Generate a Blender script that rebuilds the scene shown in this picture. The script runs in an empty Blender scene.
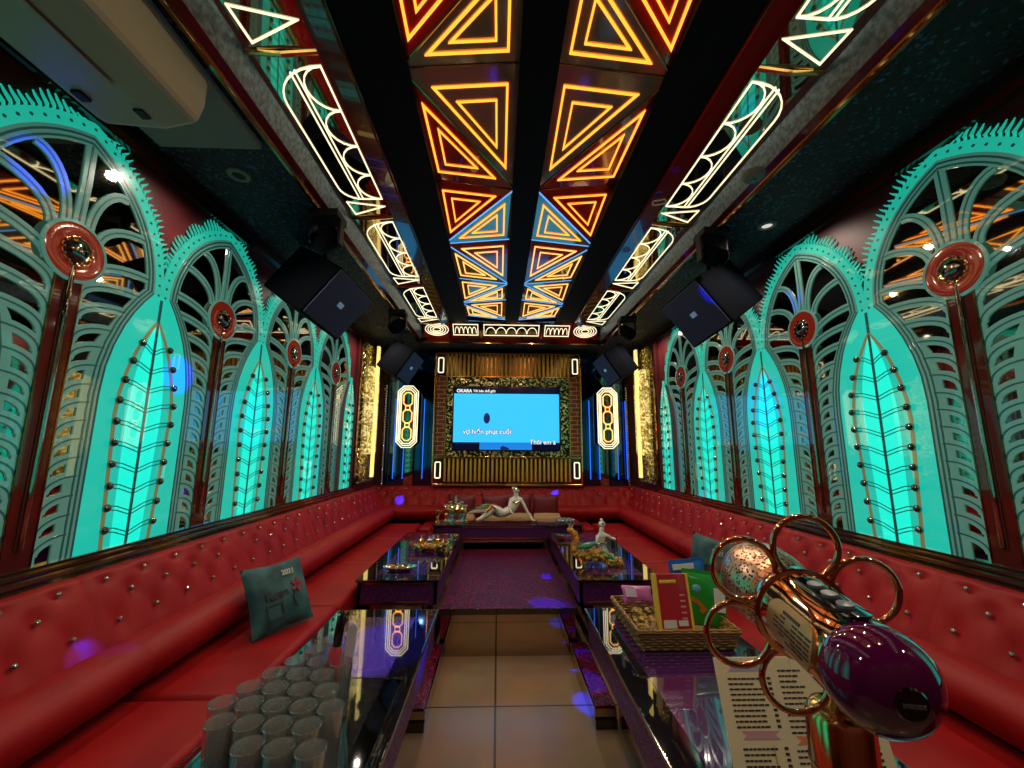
import bpy, bmesh, math, random
from mathutils import Vector, Matrix
random.seed(7)
PI = math.pi
C = bpy.context.scene.collection
scn = bpy.context.scene
# ------------------------------------------------------------------ camera
CAM = Vector((0, 0, 1.36))
F_PX = 402.0
YAW, PITCH, ROLL = math.radians(1.921), math.radians(9.195), math.radians(0.3)
_r = Vector((math.cos(YAW), -math.sin(YAW), 0))
FW = Vector((math.sin(YAW)*math.cos(PITCH), math.cos(YAW)*math.cos(PITCH), math.sin(PITCH)))
_u = _r.cross(FW)
RT = _r*math.cos(ROLL) + _u*math.sin(ROLL)
UP = -_r*math.sin(ROLL) + _u*math.cos(ROLL)
cd = bpy.data.cameras.new('camera'); cam = bpy.data.objects.new('camera', cd); C.objects.link(cam)
cd.sensor_width = 36; cd.lens = F_PX/1024*36; cd.clip_start = 0.02
cam.matrix_world = Matrix(((RT.x, UP.x, -FW.x, CAM.x), (RT.y, UP.y, -FW.y, CAM.y), (RT.z, UP.z, -FW.z, CAM.z), (0, 0, 0, 1)))
scn.camera = cam
# ------------------------------------------------------------------ world, exposure
w = bpy.data.worlds.new('world'); scn.world = w; w.use_nodes = True
w.node_tree.nodes['Background'].inputs[0].default_value = (.05, .05, .06, 1)
w.node_tree.nodes['Background'].inputs[1].default_value = 0.3
scn.view_settings.view_transform = 'Standard'; scn.view_settings.look = 'None'
scn.view_settings.gamma = 1; scn.view_settings.use_curve_mapping = False
scn.view_settings.exposure = 0.27
scn.cycles.max_bounces = 24; scn.cycles.transparent_max_bounces = 40; scn.cycles.glossy_bounces = 4; scn.cycles.transmission_bounces = 24
scn.cycles.diffuse_bounces = 3; scn.cycles.caustics_reflective = False; scn.cycles.caustics_refractive = False
scn.cycles.sample_clamp_indirect = 4

def add_light(kind, name, loc, energy, color, target=None, **k):
    d = bpy.data.lights.new(name, kind); d.energy = energy; d.color = color
    for a, v in k.items(): setattr(d, a, v)
    o = bpy.data.objects.new(name, d); C.objects.link(o); o.location = loc
    if target is not None:
        o.rotation_euler = (Vector(target)-Vector(loc)).to_track_quat('-Z', 'Y').to_euler()
    return o
# soffit downlights, all but one on the right added to light the room (their housings are built further down)
XL, XR, YB, YF = -1.70, 1.95, 5.75, -1.3
CX = 0.16                                   # centre line of the ceiling
DOWN = [(CX+s*1.53, y) for s in (-1, 1) for y in (-.5, 1.95 if s < 0 else 2.3, 3.45, 4.6)]
for x, y in DOWN:
    add_light('SPOT', 'downlight_fill_beam', (x, y, 2.745), 17, (1, .84, .68), (x*.93, y, 0), spot_size=2.75, spot_blend=.8, shadow_soft_size=.025)
for y in (-.1, .95, 1.9, 2.85, 3.8, 4.6):  # fill lamps added under the coffer to brighten the room
    for x in (CX-.33, CX+.33):
        add_light('SPOT', 'coffer_fill_light', (x, y, 2.955), 9.5, (1, .74, .50), (x, y, 0), spot_size=2.8, spot_blend=.6, shadow_soft_size=.018)

# ------------------------------------------------------------------ materials
MATS = {}
def mat(name, col, rough=.5, metal=0., emit=None, es=0., trans=0., coat=0., ior=1.45, alpha=1., spec=.5):
    if name in MATS: return MATS[name]
    m = bpy.data.materials.new(name); m.use_nodes = True
    b = m.node_tree.nodes['Principled BSDF']; i = b.inputs
    i['Base Color'].default_value = (*col, 1); i['Roughness'].default_value = rough
    i['Metallic'].default_value = metal; i['IOR'].default_value = ior
    i['Transmission Weight'].default_value = trans; i['Coat Weight'].default_value = coat
    i['Coat Roughness'].default_value = .02; i['Specular IOR Level'].default_value = spec
    i['Alpha'].default_value = alpha
    if emit: i['Emission Color'].default_value = (*emit, 1); i['Emission Strength'].default_value = es
    MATS[name] = m; return m
def nodes(m): return m.node_tree.nodes, m.node_tree.links, m.node_tree.nodes['Principled BSDF']
def coords(m, scale=(1, 1, 1)):
    n, l, b = nodes(m)
    t = n.new('ShaderNodeTexCoord'); mp = n.new('ShaderNodeMapping'); mp.inputs['Scale'].default_value = scale
    l.new(t.outputs['Object'], mp.inputs[0]); return mp.outputs[0]
def noise_mix(m, scale, c1, c2, detail=4, stretch=(1, 1, 1), lo=.35, hi=.65):
    n, l, b = nodes(m); v = coords(m, stretch)
    t = n.new('ShaderNodeTexNoise'); t.inputs['Scale'].default_value = scale; t.inputs['Detail'].default_value = detail
    l.new(v, t.inputs['Vector'])
    r = n.new('ShaderNodeValToRGB'); r.color_ramp.elements[0].position = lo; r.color_ramp.elements[1].position = hi
    r.color_ramp.elements[0].color = (*c1, 1); r.color_ramp.elements[1].color = (*c2, 1)
    l.new(t.outputs['Fac'], r.inputs[0]); l.new(r.outputs[0], b.inputs['Base Color']); return t
def bump(m, tex_out, strength, dist=.002):
    n, l, b = nodes(m); bp = n.new('ShaderNodeBump'); bp.inputs['Strength'].default_value = strength
    bp.inputs['Distance'].default_value = dist; l.new(tex_out, bp.inputs['Height']); l.new(bp.outputs[0], b.inputs['Normal'])
def glitter(name, base, spark, scale=260, thresh=.80, rough=.28, metal=.75, tilt=.5):
    m = mat(name, base, rough, metal); n, l, b = nodes(m); v = coords(m)
    vo = n.new('ShaderNodeTexVoronoi'); vo.inputs['Scale'].default_value = scale; l.new(v, vo.inputs['Vector'])
    sp = n.new('ShaderNodeSeparateColor'); l.new(vo.outputs['Color'], sp.inputs[0])
    r = n.new('ShaderNodeValToRGB'); r.color_ramp.elements[0].position = thresh-.05; r.color_ramp.elements[1].position = thresh+.05
    r.color_ramp.elements[0].color = (*base, 1); r.color_ramp.elements[1].color = (*spark, 1)
    l.new(sp.outputs[0], r.inputs[0]); l.new(r.outputs[0], b.inputs['Base Color'])
    g = n.new('ShaderNodeNewGeometry'); sub = n.new('ShaderNodeVectorMath'); sub.operation = 'SUBTRACT'
    l.new(vo.outputs['Color'], sub.inputs[0]); sub.inputs[1].default_value = (.5, .5, .5)
    sc_ = n.new('ShaderNodeVectorMath'); sc_.operation = 'SCALE'; sc_.inputs['Scale'].default_value = tilt
    l.new(sub.outputs[0], sc_.inputs[0]); ad = n.new('ShaderNodeVectorMath'); ad.operation = 'ADD'
    l.new(g.outputs['Normal'], ad.inputs[0]); l.new(sc_.outputs[0], ad.inputs[1])
    nm = n.new('ShaderNodeVectorMath'); nm.operation = 'NORMALIZE'; l.new(ad.outputs[0], nm.inputs[0]); l.new(nm.outputs[0], b.inputs['Normal'])
    return m
M = {}
M['frond'] = mat('frosted_glass_grey_teal', (.08, .14, .12), .25, emit=(.042, .150, .115), es=.78, coat=.8)
M['lines'] = mat('etched_groove_teal', (.012, .05, .045), .3, emit=(.004, .045, .040), es=.6, coat=.6)
M['crest'] = mat('backlit_glass_green', (.03, .16, .12), .25, emit=(.010, .40, .285), es=.86, coat=.8)
M['leaf'] = mat('backlit_glass_teal', (.02, .16, .12), .25, emit=(.006, .47, .36), es=.88, coat=.8)
M['leafhot'] = mat('backlit_glass_bright_teal', (.02, .2, .16), .25, emit=(.003, .78, .60), es=1.0, coat=.8)
M['etch'] = mat('etched_gold_grey', (.16, .12, .05), .35, .3, emit=(.17, .17, .075), es=.6, coat=.5)
for _k in ('frond', 'lines', 'crest', 'leaf', 'leafhot', 'etch'):
    M[_k].node_tree.nodes['Principled BSDF'].inputs['Coat IOR'].default_value = 1.9
M['mirror_dark'] = mat('smoked_mirror', (.42, .38, .30), .03, 1.)
M['mirror_bronze'] = mat('bronze_mirror', (.50, .40, .30), .04, 1.)
M['mirror_blue'] = mat('blue_mirror', (.05, .12, .30), .08, 1.)
M['mull'] = mat('red_brown_lacquer', (.10, .016, .012), .08, .1, coat=1.)
M['medal'] = mat('red_lacquer_disc_glow', (.13, .012, .008), .12, .1, coat=1., emit=(.30, .022, .008), es=.25)  # faint red glow put into the lacquer of the disc
M['chrome'] = mat('chrome', (.8, .8, .78), .08, 1.)
M['chromedark'] = mat('dark_chrome', (.20, .22, .20), .12, 1.)
M['gold'] = mat('polished_gold', (.85, .55, .20), .14, 1.)
M['flute'] = mat('gold_fluting', (.90, .60, .15), .25, .6)
M['golddark'] = mat('antique_gold_trim', (.30, .17, .07), .12, 1.)
M['trimdark'] = mat('dark_bronze_lacquer', (.05, .028, .015), .1, .4, coat=1.)
M['rose'] = mat('rose_gold', (.85, .47, .26), .07, 1.)
M['black'] = mat('matte_black', (.004, .004, .005), .6)
M['gloss'] = mat('gloss_black', (.006, .006, .007), .05, coat=1.)
M['beam'] = mat('black_beam_paint', (.003, .003, .004), .7, spec=.15)
M['speaker'] = mat('speaker_black', (.003, .004, .007), .9, spec=.05)
M['grille'] = mat('speaker_grille', (.016, .028, .085), .6, 0)
M['badge'] = mat('pale_badge', (.25, .38, .55), .4, emit=(.1, .2, .4), es=.3)
M['cream'] = mat('cream_plastic', (.44, .39, .28), .45)
M['board'] = mat('plaster_board_grey', (.24, .235, .22), .7)
M['white'] = mat('white_glaze', (.78, .76, .68), .18, coat=.6)
M['paper'] = mat('cream_paper', (.86, .76, .50), .6)
M['ink'] = mat('menu_ink', (.05, .035, .03), .6)
M['lilac'] = mat('lilac_ribbon_print', (.50, .42, .62), .6)
M['pink'] = mat('pink_ribbon_print', (.66, .36, .42), .6)
M['orangeprint'] = mat('orange_ribbon_print', (.75, .28, .14), .6)
M['blueprint'] = mat('blue_print', (.12, .45, .60), .6)
M['purple'] = mat('purple_translucent_plastic', (.085, .003, .055), .06, coat=1.)
M['led_o'] = mat('led_orange', (1, .5, .1), .5, emit=(1, .36, .03), es=1.6)
M['led_y'] = mat('led_amber', (1, .6, .2), .5, emit=(1, .50, .12), es=1.4)
M['led_w'] = mat('led_warm_white', (1, .95, .8), .5, emit=(1, .89, .58), es=1.1)
M['blue_fill'] = mat('blue_fill_glow', (.1, .4, 1), .5, emit=(.01, .10, .9), es=1.3)
M['glow_c'] = mat('sky_blue_glow', (.3, .6, 1), .5, emit=(.10, .42, 1.), es=.9)
M['lampface'] = mat('downlight_lens', (.8, .8, .75), .4, emit=(1, .95, .85), es=.5)
M['glass'] = mat('clear_glass', (1, 1, 1), .0, trans=1., ior=1.45)
_m = bpy.data.materials.new('thin_clear_glass'); _m.use_nodes = True; _n = _m.node_tree.nodes; _l = _m.node_tree.links; _n.remove(_n['Principled BSDF'])
_t = _n.new('ShaderNodeBsdfTransparent'); _t.inputs[0].default_value = (.93, .95, .95, 1); _g = _n.new('ShaderNodeBsdfGlossy'); _g.inputs['Roughness'].default_value = .02
_f = _n.new('ShaderNodeLayerWeight'); _f.inputs['Blend'].default_value = .45; _x = _n.new('ShaderNodeMixShader'); _d = _n.new('ShaderNodeBsdfTranslucent'); _d.inputs[0].default_value = (.8, .82, .8, 1); _d2 = _n.new('ShaderNodeBsdfDiffuse'); _d2.inputs[0].default_value = (.8, .82, .8, 1)
_y = _n.new('ShaderNodeMixShader'); _y.inputs[0].default_value = .19
_r = _n.new('ShaderNodeBsdfGlass'); _r.inputs['IOR'].default_value = 1.45; _r.inputs['Roughness'].default_value = 0; _z = _n.new('ShaderNodeMixShader'); _z.inputs[0].default_value = .25
_l.new(_t.outputs[0], _z.inputs[1]); _l.new(_r.outputs[0], _z.inputs[2]); _l.new(_z.outputs[0], _y.inputs[1]); _l.new(_d2.outputs[0], _y.inputs[2])
_l.new(_f.outputs['Facing'], _x.inputs[0]); _l.new(_y.outputs[0], _x.inputs[1]); _l.new(_g.outputs[0], _x.inputs[2]); _l.new(_x.outputs[0], _n['Material Output'].inputs[0])
M['glass'] = _m
M['acrylic'] = mat('clear_acrylic', (.9, .95, 1), .03, trans=1., ior=1.2)
M['glassblack'] = mat('black_glass', (.010, .008, .012), .025, coat=1., spec=.9)
M['jade'] = mat('green_enamel', (.05, .30, .14), .2, coat=.6)
M['orange'] = mat('orange_gold_glaze', (.85, .36, .05), .18, .5, coat=.6)
M['red'] = mat('red_print_card', (.50, .02, .03), .35, coat=.4)
M['yellow'] = mat('yellow_print', (.85, .60, .08), .4)
M['packwhite'] = mat('white_print', (.75, .75, .75), .4)
M['green'] = mat('green_foil_pack', (.02, .30, .03), .25, coat=.5)
M['bluefoil'] = mat('blue_foil', (.02, .12, .50), .25, coat=.5)
M['pinkbag'] = mat('pink_foil_bag', (.50, .12, .36), .25, coat=.5)
M['snack'] = mat('yellow_crisps', (.72, .52, .18), .5)
M['straw'] = mat('pale_plastic', (.8, .75, .9), .3)
M['tan'] = mat('tan_satin', (.42, .25, .09), .4)
M['maroon'] = mat('maroon_satin', (.14, .008, .016), .5)
M['screen_sky'] = mat('screen_sky', (.0, .0, .0), .15, emit=(.04, .50, 1.), es=1.05, coat=.3)
M['screen_sea'] = mat('screen_sea', (0, 0, 0), .15, emit=(.015, .25, .8), es=.8, coat=.3)
M['screen_dark'] = mat('screen_bar', (.003, .004, .02), .15, emit=(.002, .005, .03), es=.5)
M['screen_haze'] = mat('screen_haze', (0, 0, 0), .15, emit=(.10, .62, 1.), es=.95)
M['screen_txt'] = mat('screen_text', (0, 0, 0), .3, emit=(1, 1, 1), es=.9)
M['screen_fig'] = mat('screen_figure', (.01, .01, .06), .3, emit=(.01, .02, .12), es=.6)
M['screen_red'] = mat('screen_red_text', (0, 0, 0), .3, emit=(.28, .09, .12), es=.8)
M['led_g'] = mat('led_gold_strip', (1, .8, .3), .5, emit=(1, .74, .20), es=.95)
M['glowspeck'] = mat('glowing_gold_mosaic', (.5, .4, .1), .3, .5)
_n, _l, _b = nodes(M['glowspeck']); _vo = _n.new('ShaderNodeTexVoronoi'); _vo.inputs['Scale'].default_value = 48; _l.new(coords(M['glowspeck']), _vo.inputs['Vector'])
_sp = _n.new('ShaderNodeSeparateColor'); _l.new(_vo.outputs['Color'], _sp.inputs[0]); _rp = _n.new('ShaderNodeValToRGB')
_rp.color_ramp.elements[0].position = .35; _rp.color_ramp.elements[0].color = (.10, .06, .01, 1); _rp.color_ramp.elements[1].position = .8; _rp.color_ramp.elements[1].color = (1, .80, .28, 1)
_l.new(_sp.outputs[0], _rp.inputs[0]); _l.new(_rp.outputs[0], _b.inputs['Emission Color']); _b.inputs['Emission Strength'].default_value = .75
M['glit_dark'] = glitter('purple_glitter_board', (.075, .014, .12), (.20, .03, .16), 240, .82, .38, .4, .4)
M['glit_red'] = glitter('red_purple_glitter', (.030, .005, .036), (.85, .02, .07), 200, .84, .3, .55, .5)
M['glit_black'] = glitter('black_blue_glitter_ceiling', (.0018, .0035, .011), (.06, .14, .30), 80, .93, .6, .0, .5)
M['mosaic'] = glitter('gold_green_mosaic', (.035, .05, .015), (.70, .72, .35), 46, .66, .25, .7, .3)
M['speck'] = glitter('gold_sequin_panel', (.20, .13, .02), (.9, .8, .3), 60, .5, .25, .9, .9)
M['redwall'] = mat('dark_red_wall', (.10, .010, .014), .5); noise_mix(M['redwall'], 4, (.07, .007, .010), (.13, .014, .018))
M['redcove'] = mat('red_lacquer_cove', (.16, .012, .008), .15, .2, coat=1.)
M['grey'] = mat('grey_blue_cove', (.13, .155, .17), .35, .4); t_ = noise_mix(M['grey'], 45, (.09, .12, .14), (.22, .28, .34)); bump(M['grey'], t_.outputs[0], .4)
M['leather'] = mat('red_leather', (.42, .020, .020),   .45, spec=.22)
t_ = noise_mix(M['leather'], 5, (.26, .006, .008), (.34, .011, .012), 6); 
_n, _l, _b = nodes(M['leather']); _v = _n.new('ShaderNodeTexNoise'); _v.inputs['Scale'].default_value = 260; _l.new(coords(M['leather']), _v.inputs['Vector']); bump(M['leather'], _v.outputs[0], .15, .001)
M['cush'] = mat('teal_printed_cushion_cloth', (.03, .10, .12), .6, spec=.3)
noise_mix(M['cush'], 9, (.015, .055, .075), (.05, .15, .16), 5)
M['cushtxt'] = mat('cushion_pale_print', (.42, .48, .40), .6); M['cushred'] = mat('cushion_red_print', (.25, .03, .05), .6); M['cushdark'] = mat('cushion_dark_print', (.010, .02, .03), .6)
def brick_mat(name, c1, c2, mortar, sc, rough=.3, metal=0., plane='xz', bw=.5, rh=.25, ms=.02, off=.5):
    m = mat(name, c1, rough, metal); n, l, b = nodes(m)
    t = n.new('ShaderNodeTexCoord'); sp = n.new('ShaderNodeSeparateXYZ'); cb = n.new('ShaderNodeCombineXYZ')
    l.new(t.outputs['Object'], sp.inputs[0]); l.new(sp.outputs[plane[0].upper()], cb.inputs[0]); l.new(sp.outputs[plane[1].upper()], cb.inputs[1])
    k = n.new('ShaderNodeTexBrick'); k.inputs['Scale'].default_value = sc; k.inputs['Mortar Size'].default_value = ms
    k.inputs['Brick Width'].default_value = bw; k.inputs['Row Height'].default_value = rh; k.offset = off
    k.inputs['Color1'].default_value = (*c1, 1); k.inputs['Color2'].default_value = (*c2, 1); k.inputs['Mortar'].default_value = (*mortar, 1)
    l.new(cb.outputs[0], k.inputs['Vector']); l.new(k.outputs['Color'], b.inputs['Base Color']); return m, k
M['brick'], _ = brick_mat('red_brown_brick', (.13, .035, .022), (.18, .05, .03), (.55, .36, .16), 1, .35, .1, bw=.15, rh=.060, ms=.005)
M['floor'], _k = brick_mat('beige_floor_tile', (.33, .215, .135), (.35, .23, .145), (.08, .05, .03), 1, .22, 0., 'xy', 60, 1.2, .005, 0)
_n, _l, _b = nodes(M['floor'])
_nz = _n.new('ShaderNodeTexNoise'); _nz.inputs['Scale'].default_value = 3.2; _nz.inputs['Detail'].default_value = 7
_l.new(coords(M['floor']), _nz.inputs['Vector']); _mx = _n.new('ShaderNodeMix'); _mx.data_type = 'RGBA'; _mx.blend_type = 'MULTIPLY'
_mx.inputs[0].default_value = .5; _l.new(_k.outputs['Color'], _mx.inputs[6]); _l.new(_nz.outputs['Color'], _mx.inputs[7]); _l.new(_mx.outputs[2], _b.inputs['Base Color'])
M['wicker'] = mat('tan_wicker', (.36, .20, .07), .55); _n, _l, _b = nodes(M['wicker'])
_w = _n.new('ShaderNodeTexWave'); _w.inputs['Scale'].default_value = 26; _w.bands_direction = 'Z'; _w.inputs['Distortion'].default_value = 1.5
_l.new(coords(M['wicker']), _w.inputs['Vector']); bump(M['wicker'], _w.outputs['Color'], .8, .004)
M['mesh'] = mat('copper_mesh_grille', (.62, .42, .30), .3, 1.); _n, _l, _b = nodes(M['mesh'])
_vo = _n.new('ShaderNodeTexVoronoi'); _vo.inputs['Scale'].default_value = 330; _l.new(coords(M['mesh']), _vo.inputs['Vector'])
_rp = _n.new('ShaderNodeValToRGB'); _rp.color_ramp.elements[0].position = .34; _rp.color_ramp.elements[1].position = .44
_rp.color_ramp.elements[0].color = (.03, .02, .02, 1); _rp.color_ramp.elements[1].color = (.8, .52, .36, 1)
_l.new(_vo.outputs['Distance'], _rp.inputs[0]); _l.new(_rp.outputs[0], _b.inputs['Base Color'])

# ------------------------------------------------------------------ mesh builders
def V(*a): return Vector(a)
class MB:
    def __init__(s): s.v = []; s.f = []
    def add(s, vs, fs):
        n = len(s.v); s.v += [tuple(v) for v in vs]; s.f += [tuple(i+n for i in f) for f in fs]; return s
    def box(s, x0, x1, y0, y1, z0, z1):
        return s.add([(x0,y0,z0),(x1,y0,z0),(x1,y1,z0),(x0,y1,z0),(x0,y0,z1),(x1,y0,z1),(x1,y1,z1),(x0,y1,z1)],
                     [(0,3,2,1),(4,5,6,7),(0,1,5,4),(1,2,6,5),(2,3,7,6),(3,0,4,7)])
    def prism(s, poly, a0, a1, axis='y'):
        """extrude a closed 2D polygon along an axis: 'y' -> poly (x,z), 'x' -> poly (y,z), 'z' -> poly (x,y)"""
        n = len(poly)
        def p(q, a): return (q[0], a, q[1]) if axis == 'y' else ((a, q[0], q[1]) if axis == 'x' else (q[0], q[1], a))
        vs = [p(q, a0) for q in poly]+[p(q, a1) for q in poly]
        fs = [tuple(range(n)), tuple(range(2*n-1, n-1, -1))]+[(i, i+n, (i+1) % n+n, (i+1) % n) for i in range(n)]
        return s.add(vs, fs)
    def strip(s, inner, outer, y0, y1, closed=False):
        """solid strip between two 2D (x,z) polylines of the same length, from y0 (back) to y1 (front)"""
        n = len(inner); vs = []
        for y in (y0, y1):
            vs += [(p[0], y, p[1]) for p in inner]+[(p[0], y, p[1]) for p in outer]
        fs = []; m = n if closed else n-1
        for i in range(m):
            j = (i+1) % n
            fs += [(2*n+i, 2*n+j, 3*n+j, 3*n+i), (i, n+i, n+j, j), (i, j, 2*n+j, 2*n+i), (n+i, 3*n+i, 3*n+j, n+j)]
        if not closed: fs += [(0, 2*n, 3*n, n), (n-1, 2*n-1, 4*n-1, 3*n-1)]
        return s.add(vs, fs)
    def ribbon(s, pts, wd, y0, y1, closed=False):
        n = len(pts); a, b = [], []
        for i in range(n):
            p = Vector(pts[i]); q0 = Vector(pts[(i-1) % n] if (closed or i > 0) else pts[i]); q1 = Vector(pts[(i+1) % n] if (closed or i < n-1) else pts[i])
            d0 = (p-q0); d1 = (q1-p)
            if d0.length < 1e-9: d0 = d1
            if d1.length < 1e-9: d1 = d0
            d0.normalize(); d1.normalize(); t = d0+d1
            if t.length < 1e-6: t = d1
            t.normalize(); nn = Vector((-t.y, t.x)); k = 1/max(.35, abs(nn.dot(Vector((-d1.y, d1.x)))))
            a.append(p-nn*wd/2*k); b.append(p+nn*wd/2*k)
        return s.strip(a, b, y0, y1, closed)
    def tube(s, pts, r, n=8, closed=False, cap=True):
        pts = [Vector(p) for p in pts]; m = len(pts); rs = r if isinstance(r, (list, tuple)) else [r]*m
        vs = []; up = None
        for i, p in enumerate(pts):
            d = (pts[(i+1) % m]-pts[(i-1) % m]) if closed else (pts[min(i+1, m-1)]-pts[max(i-1, 0)])
            d.normalize()
            if up is None: up = d.orthogonal().normalized()
            up = (up-d*up.dot(d)).normalized(); sd = d.cross(up)
            vs += [p+(up*math.cos(2*PI*k/n)+sd*math.sin(2*PI*k/n))*rs[i] for k in range(n)]
        fs = []
        for i in range(m if closed else m-1):
            j = (i+1) % m
            fs += [(i*n+k, i*n+(k+1) % n, j*n+(k+1) % n, j*n+k) for k in range(n)]
        if cap and not closed: fs += [tuple(range(n-1, -1, -1)), tuple((m-1)*n+k for k in range(n))]
        return s.add(vs, fs)
    def lathe(s, prof, n=24, c=(0, 0, 0), sx=1, sy=1):
        vs = []; m = len(prof)
        for r, z in prof: vs += [(c[0]+sx*r*math.cos(2*PI*k/n), c[1]+sy*r*math.sin(2*PI*k/n), c[2]+z) for k in range(n)]
        fs = [(i*n+k, i*n+(k+1) % n, (i+1)*n+(k+1) % n, (i+1)*n+k) for i in range(m-1) for k in range(n)]
        if prof[0][0] > 1e-6: fs.append(tuple(range(n-1, -1, -1)))
        if prof[-1][0] > 1e-6: fs.append(tuple((m-1)*n+k for k in range(n)))
        return s.add(vs, fs)
    def ball(s, c, r, n=10, m=6, sc=(1, 1, 1)):
        vs = []; fs = []
        for i in range(m+1):
            a = PI*i/m
            vs += [(c[0]+sc[0]*r*math.sin(a)*math.cos(2*PI*k/n), c[1]+sc[1]*r*math.sin(a)*math.sin(2*PI*k/n), c[2]-sc[2]*r*math.cos(a)) for k in range(n)]
        fs = [(i*n+k, i*n+(k+1) % n, (i+1)*n+(k+1) % n, (i+1)*n+k) for i in range(m) for k in range(n)]
        return s.add(vs, fs)
    def build(s, name, m, parent=None, smooth=False, bevel=0, sub=0):
        me = bpy.data.meshes.new(name); me.from_pydata(s.v, [], s.f)
        bm = bmesh.new(); bm.from_mesh(me); bmesh.ops.remove_doubles(bm, verts=bm.verts, dist=1e-6)
        bmesh.ops.recalc_face_normals(bm, faces=bm.faces)
        if smooth:
            for f in bm.faces: f.smooth = True
            for e in bm.edges:
                if len(e.link_faces) == 2 and e.calc_face_angle(0) > .7: e.smooth = False
        bm.to_mesh(me); bm.free()
        me.materials.append(M[m] if isinstance(m, str) else m)
        o = bpy.data.objects.new(name, me); C.objects.link(o); o.parent = parent
        if bevel:
            b = o.modifiers.new('bevel', 'BEVEL'); b.width = bevel; b.segments = 2; b.limit_method = 'ANGLE'
        if sub:
            b = o.modifiers.new('sub', 'SUBSURF'); b.levels = sub; b.render_levels = sub
        return o
def merge(o, mb, m):
    """add a second-coloured surface pattern to an existing mesh"""
    t = mb.build('pattern', m); bm = bmesh.new(); bm.from_mesh(o.data); n = len(bm.faces); bm.from_mesh(t.data); bm.faces.ensure_lookup_table()
    for f in bm.faces[n:]: f.material_index = 1
    bm.to_mesh(o.data); bm.free(); o.data.materials.append(M[m]); bpy.data.objects.remove(t)
def tag(o, label, cat, group=None, kind=None):
    if label: o['label'] = label
    if cat: o['category'] = cat
    if group: o['group'] = group
    if kind: o['kind'] = kind
    return o
def struct(o): o['kind'] = 'structure'; return o
def thing(name, loc, label, cat, group=None, rz=0, mtx=None):
    o = bpy.data.objects.new(name, None); C.objects.link(o); o.empty_display_size = .05
    if mtx is not None: o.matrix_world = mtx
    else: o.location = loc; o.rotation_euler = (0, 0, rz)
    return tag(o, label, cat, group)
CH = {}
def kids(o): return [c for c in C.objects if c.parent == o]
def dup(root, loc, rz=0, label=None, group=None, mtx=None, scale=None):
    def cp(o, par):
        c = o.copy(); C.objects.link(c); c.parent = par
        for ch in kids_of[o.name]: cp(ch, c)
        return c
    kids_of = {}
    for o in C.objects:
        kids_of.setdefault(o.name, [])
        if o.parent: kids_of.setdefault(o.parent.name, []).append(o)
    r = cp(root, None)
    if mtx is not None: r.matrix_world = mtx
    else: r.location = loc; r.rotation_euler = (0, 0, rz)
    if scale: r.scale = scale
    if label: r['label'] = label
    if group: r['group'] = group
    return r
def text(name, body, size, m, parent, loc, rot=(PI/2, 0, 0), align='LEFT', ext=.001, off=0):
    c = bpy.data.curves.new(name, 'FONT'); c.body = body; c.size = size; c.extrude = ext; c.align_x = align; c.offset = off
    t = bpy.data.objects.new(name+'_tmp', c); C.objects.link(t)
    dg = bpy.context.evaluated_depsgraph_get(); me = bpy.data.meshes.new_from_object(t.evaluated_get(dg))
    C.objects.unlink(t); bpy.data.objects.remove(t)
    me.materials.clear(); me.materials.append(M[m]); o = bpy.data.objects.new(name, me); C.objects.link(o)
    o.parent = parent; o.location = loc; o.rotation_euler = rot; return o
def skin(name, nodes_, edges, m, parent=None, sub=2, root=0):
    me = bpy.data.meshes.new(name); me.from_pydata([n[0] for n in nodes_], edges, [])
    o = bpy.data.objects.new(name, me); C.objects.link(o); o.parent = parent
    s = o.modifiers.new('skin', 'SKIN'); s.use_smooth_shade = True
    for i, n in enumerate(nodes_):
        r = n[1]; o.data.skin_vertices[0].data[i].radius = (r, r) if not isinstance(r, tuple) else r
        o.data.skin_vertices[0].data[i].use_root = (i == root)
    b = o.modifiers.new('sub', 'SUBSURF'); b.levels = sub; b.render_levels = sub
    me.materials.append(M[m])
    dg = bpy.context.evaluated_depsgraph_get(); me2 = bpy.data.meshes.new_from_object(o.evaluated_get(dg))
    o.modifiers.clear(); o.data = me2
    for p in me2.polygons: p.use_smooth = True
    return o
def arc(cx, cy, r, a0, a1, n=10, ry=None):
    ry = r if ry is None else ry
    return [(cx+r*math.cos(a0+(a1-a0)*i/n), cy+ry*math.sin(a0+(a1-a0)*i/n)) for i in range(n+1)]

# ------------------------------------------------------------------ room shell
ZS, ZB, ZC = 2.77, 2.98, 3.06               # soffit, beam underside, coffer
struct(MB().box(XL-.15, XR+.15, YF-.15, YB+.15, -.12, 0).build('floor', 'floor')).location = (0, 0, 0)
M['floor'].node_tree.nodes['Brick Texture'].inputs['Mortar Size'].default_value = .006
struct(MB().box(XL-.15, XR+.15, YF-.15, YB+.15, 3.30, 3.42).build('ceiling', 'black'))
struct(MB().box(XL-.15, XL, YF-.15, YB+.15, 0, 3.30).build('wall_left', 'redwall'))
struct(MB().box(XR, XR+.15, YF-.15, YB+.15, 0, 3.30).build('wall_right', 'redwall'))
struct(MB().box(XL, XR, YB, YB+.15, 0, 3.30).build('wall_back', 'black'))
struct(MB().box(XL, XR, YF-.15, YF, 0, 3.30).build('wall_front', 'redwall'))
tn = [0]
def trim(mb, m, **k):
    tn[0] += 1; return struct(mb.build('trim_%d' % tn[0], m, **k))
YE = 5.25                                    # where the coffer ends and the back soffit begins
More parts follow.
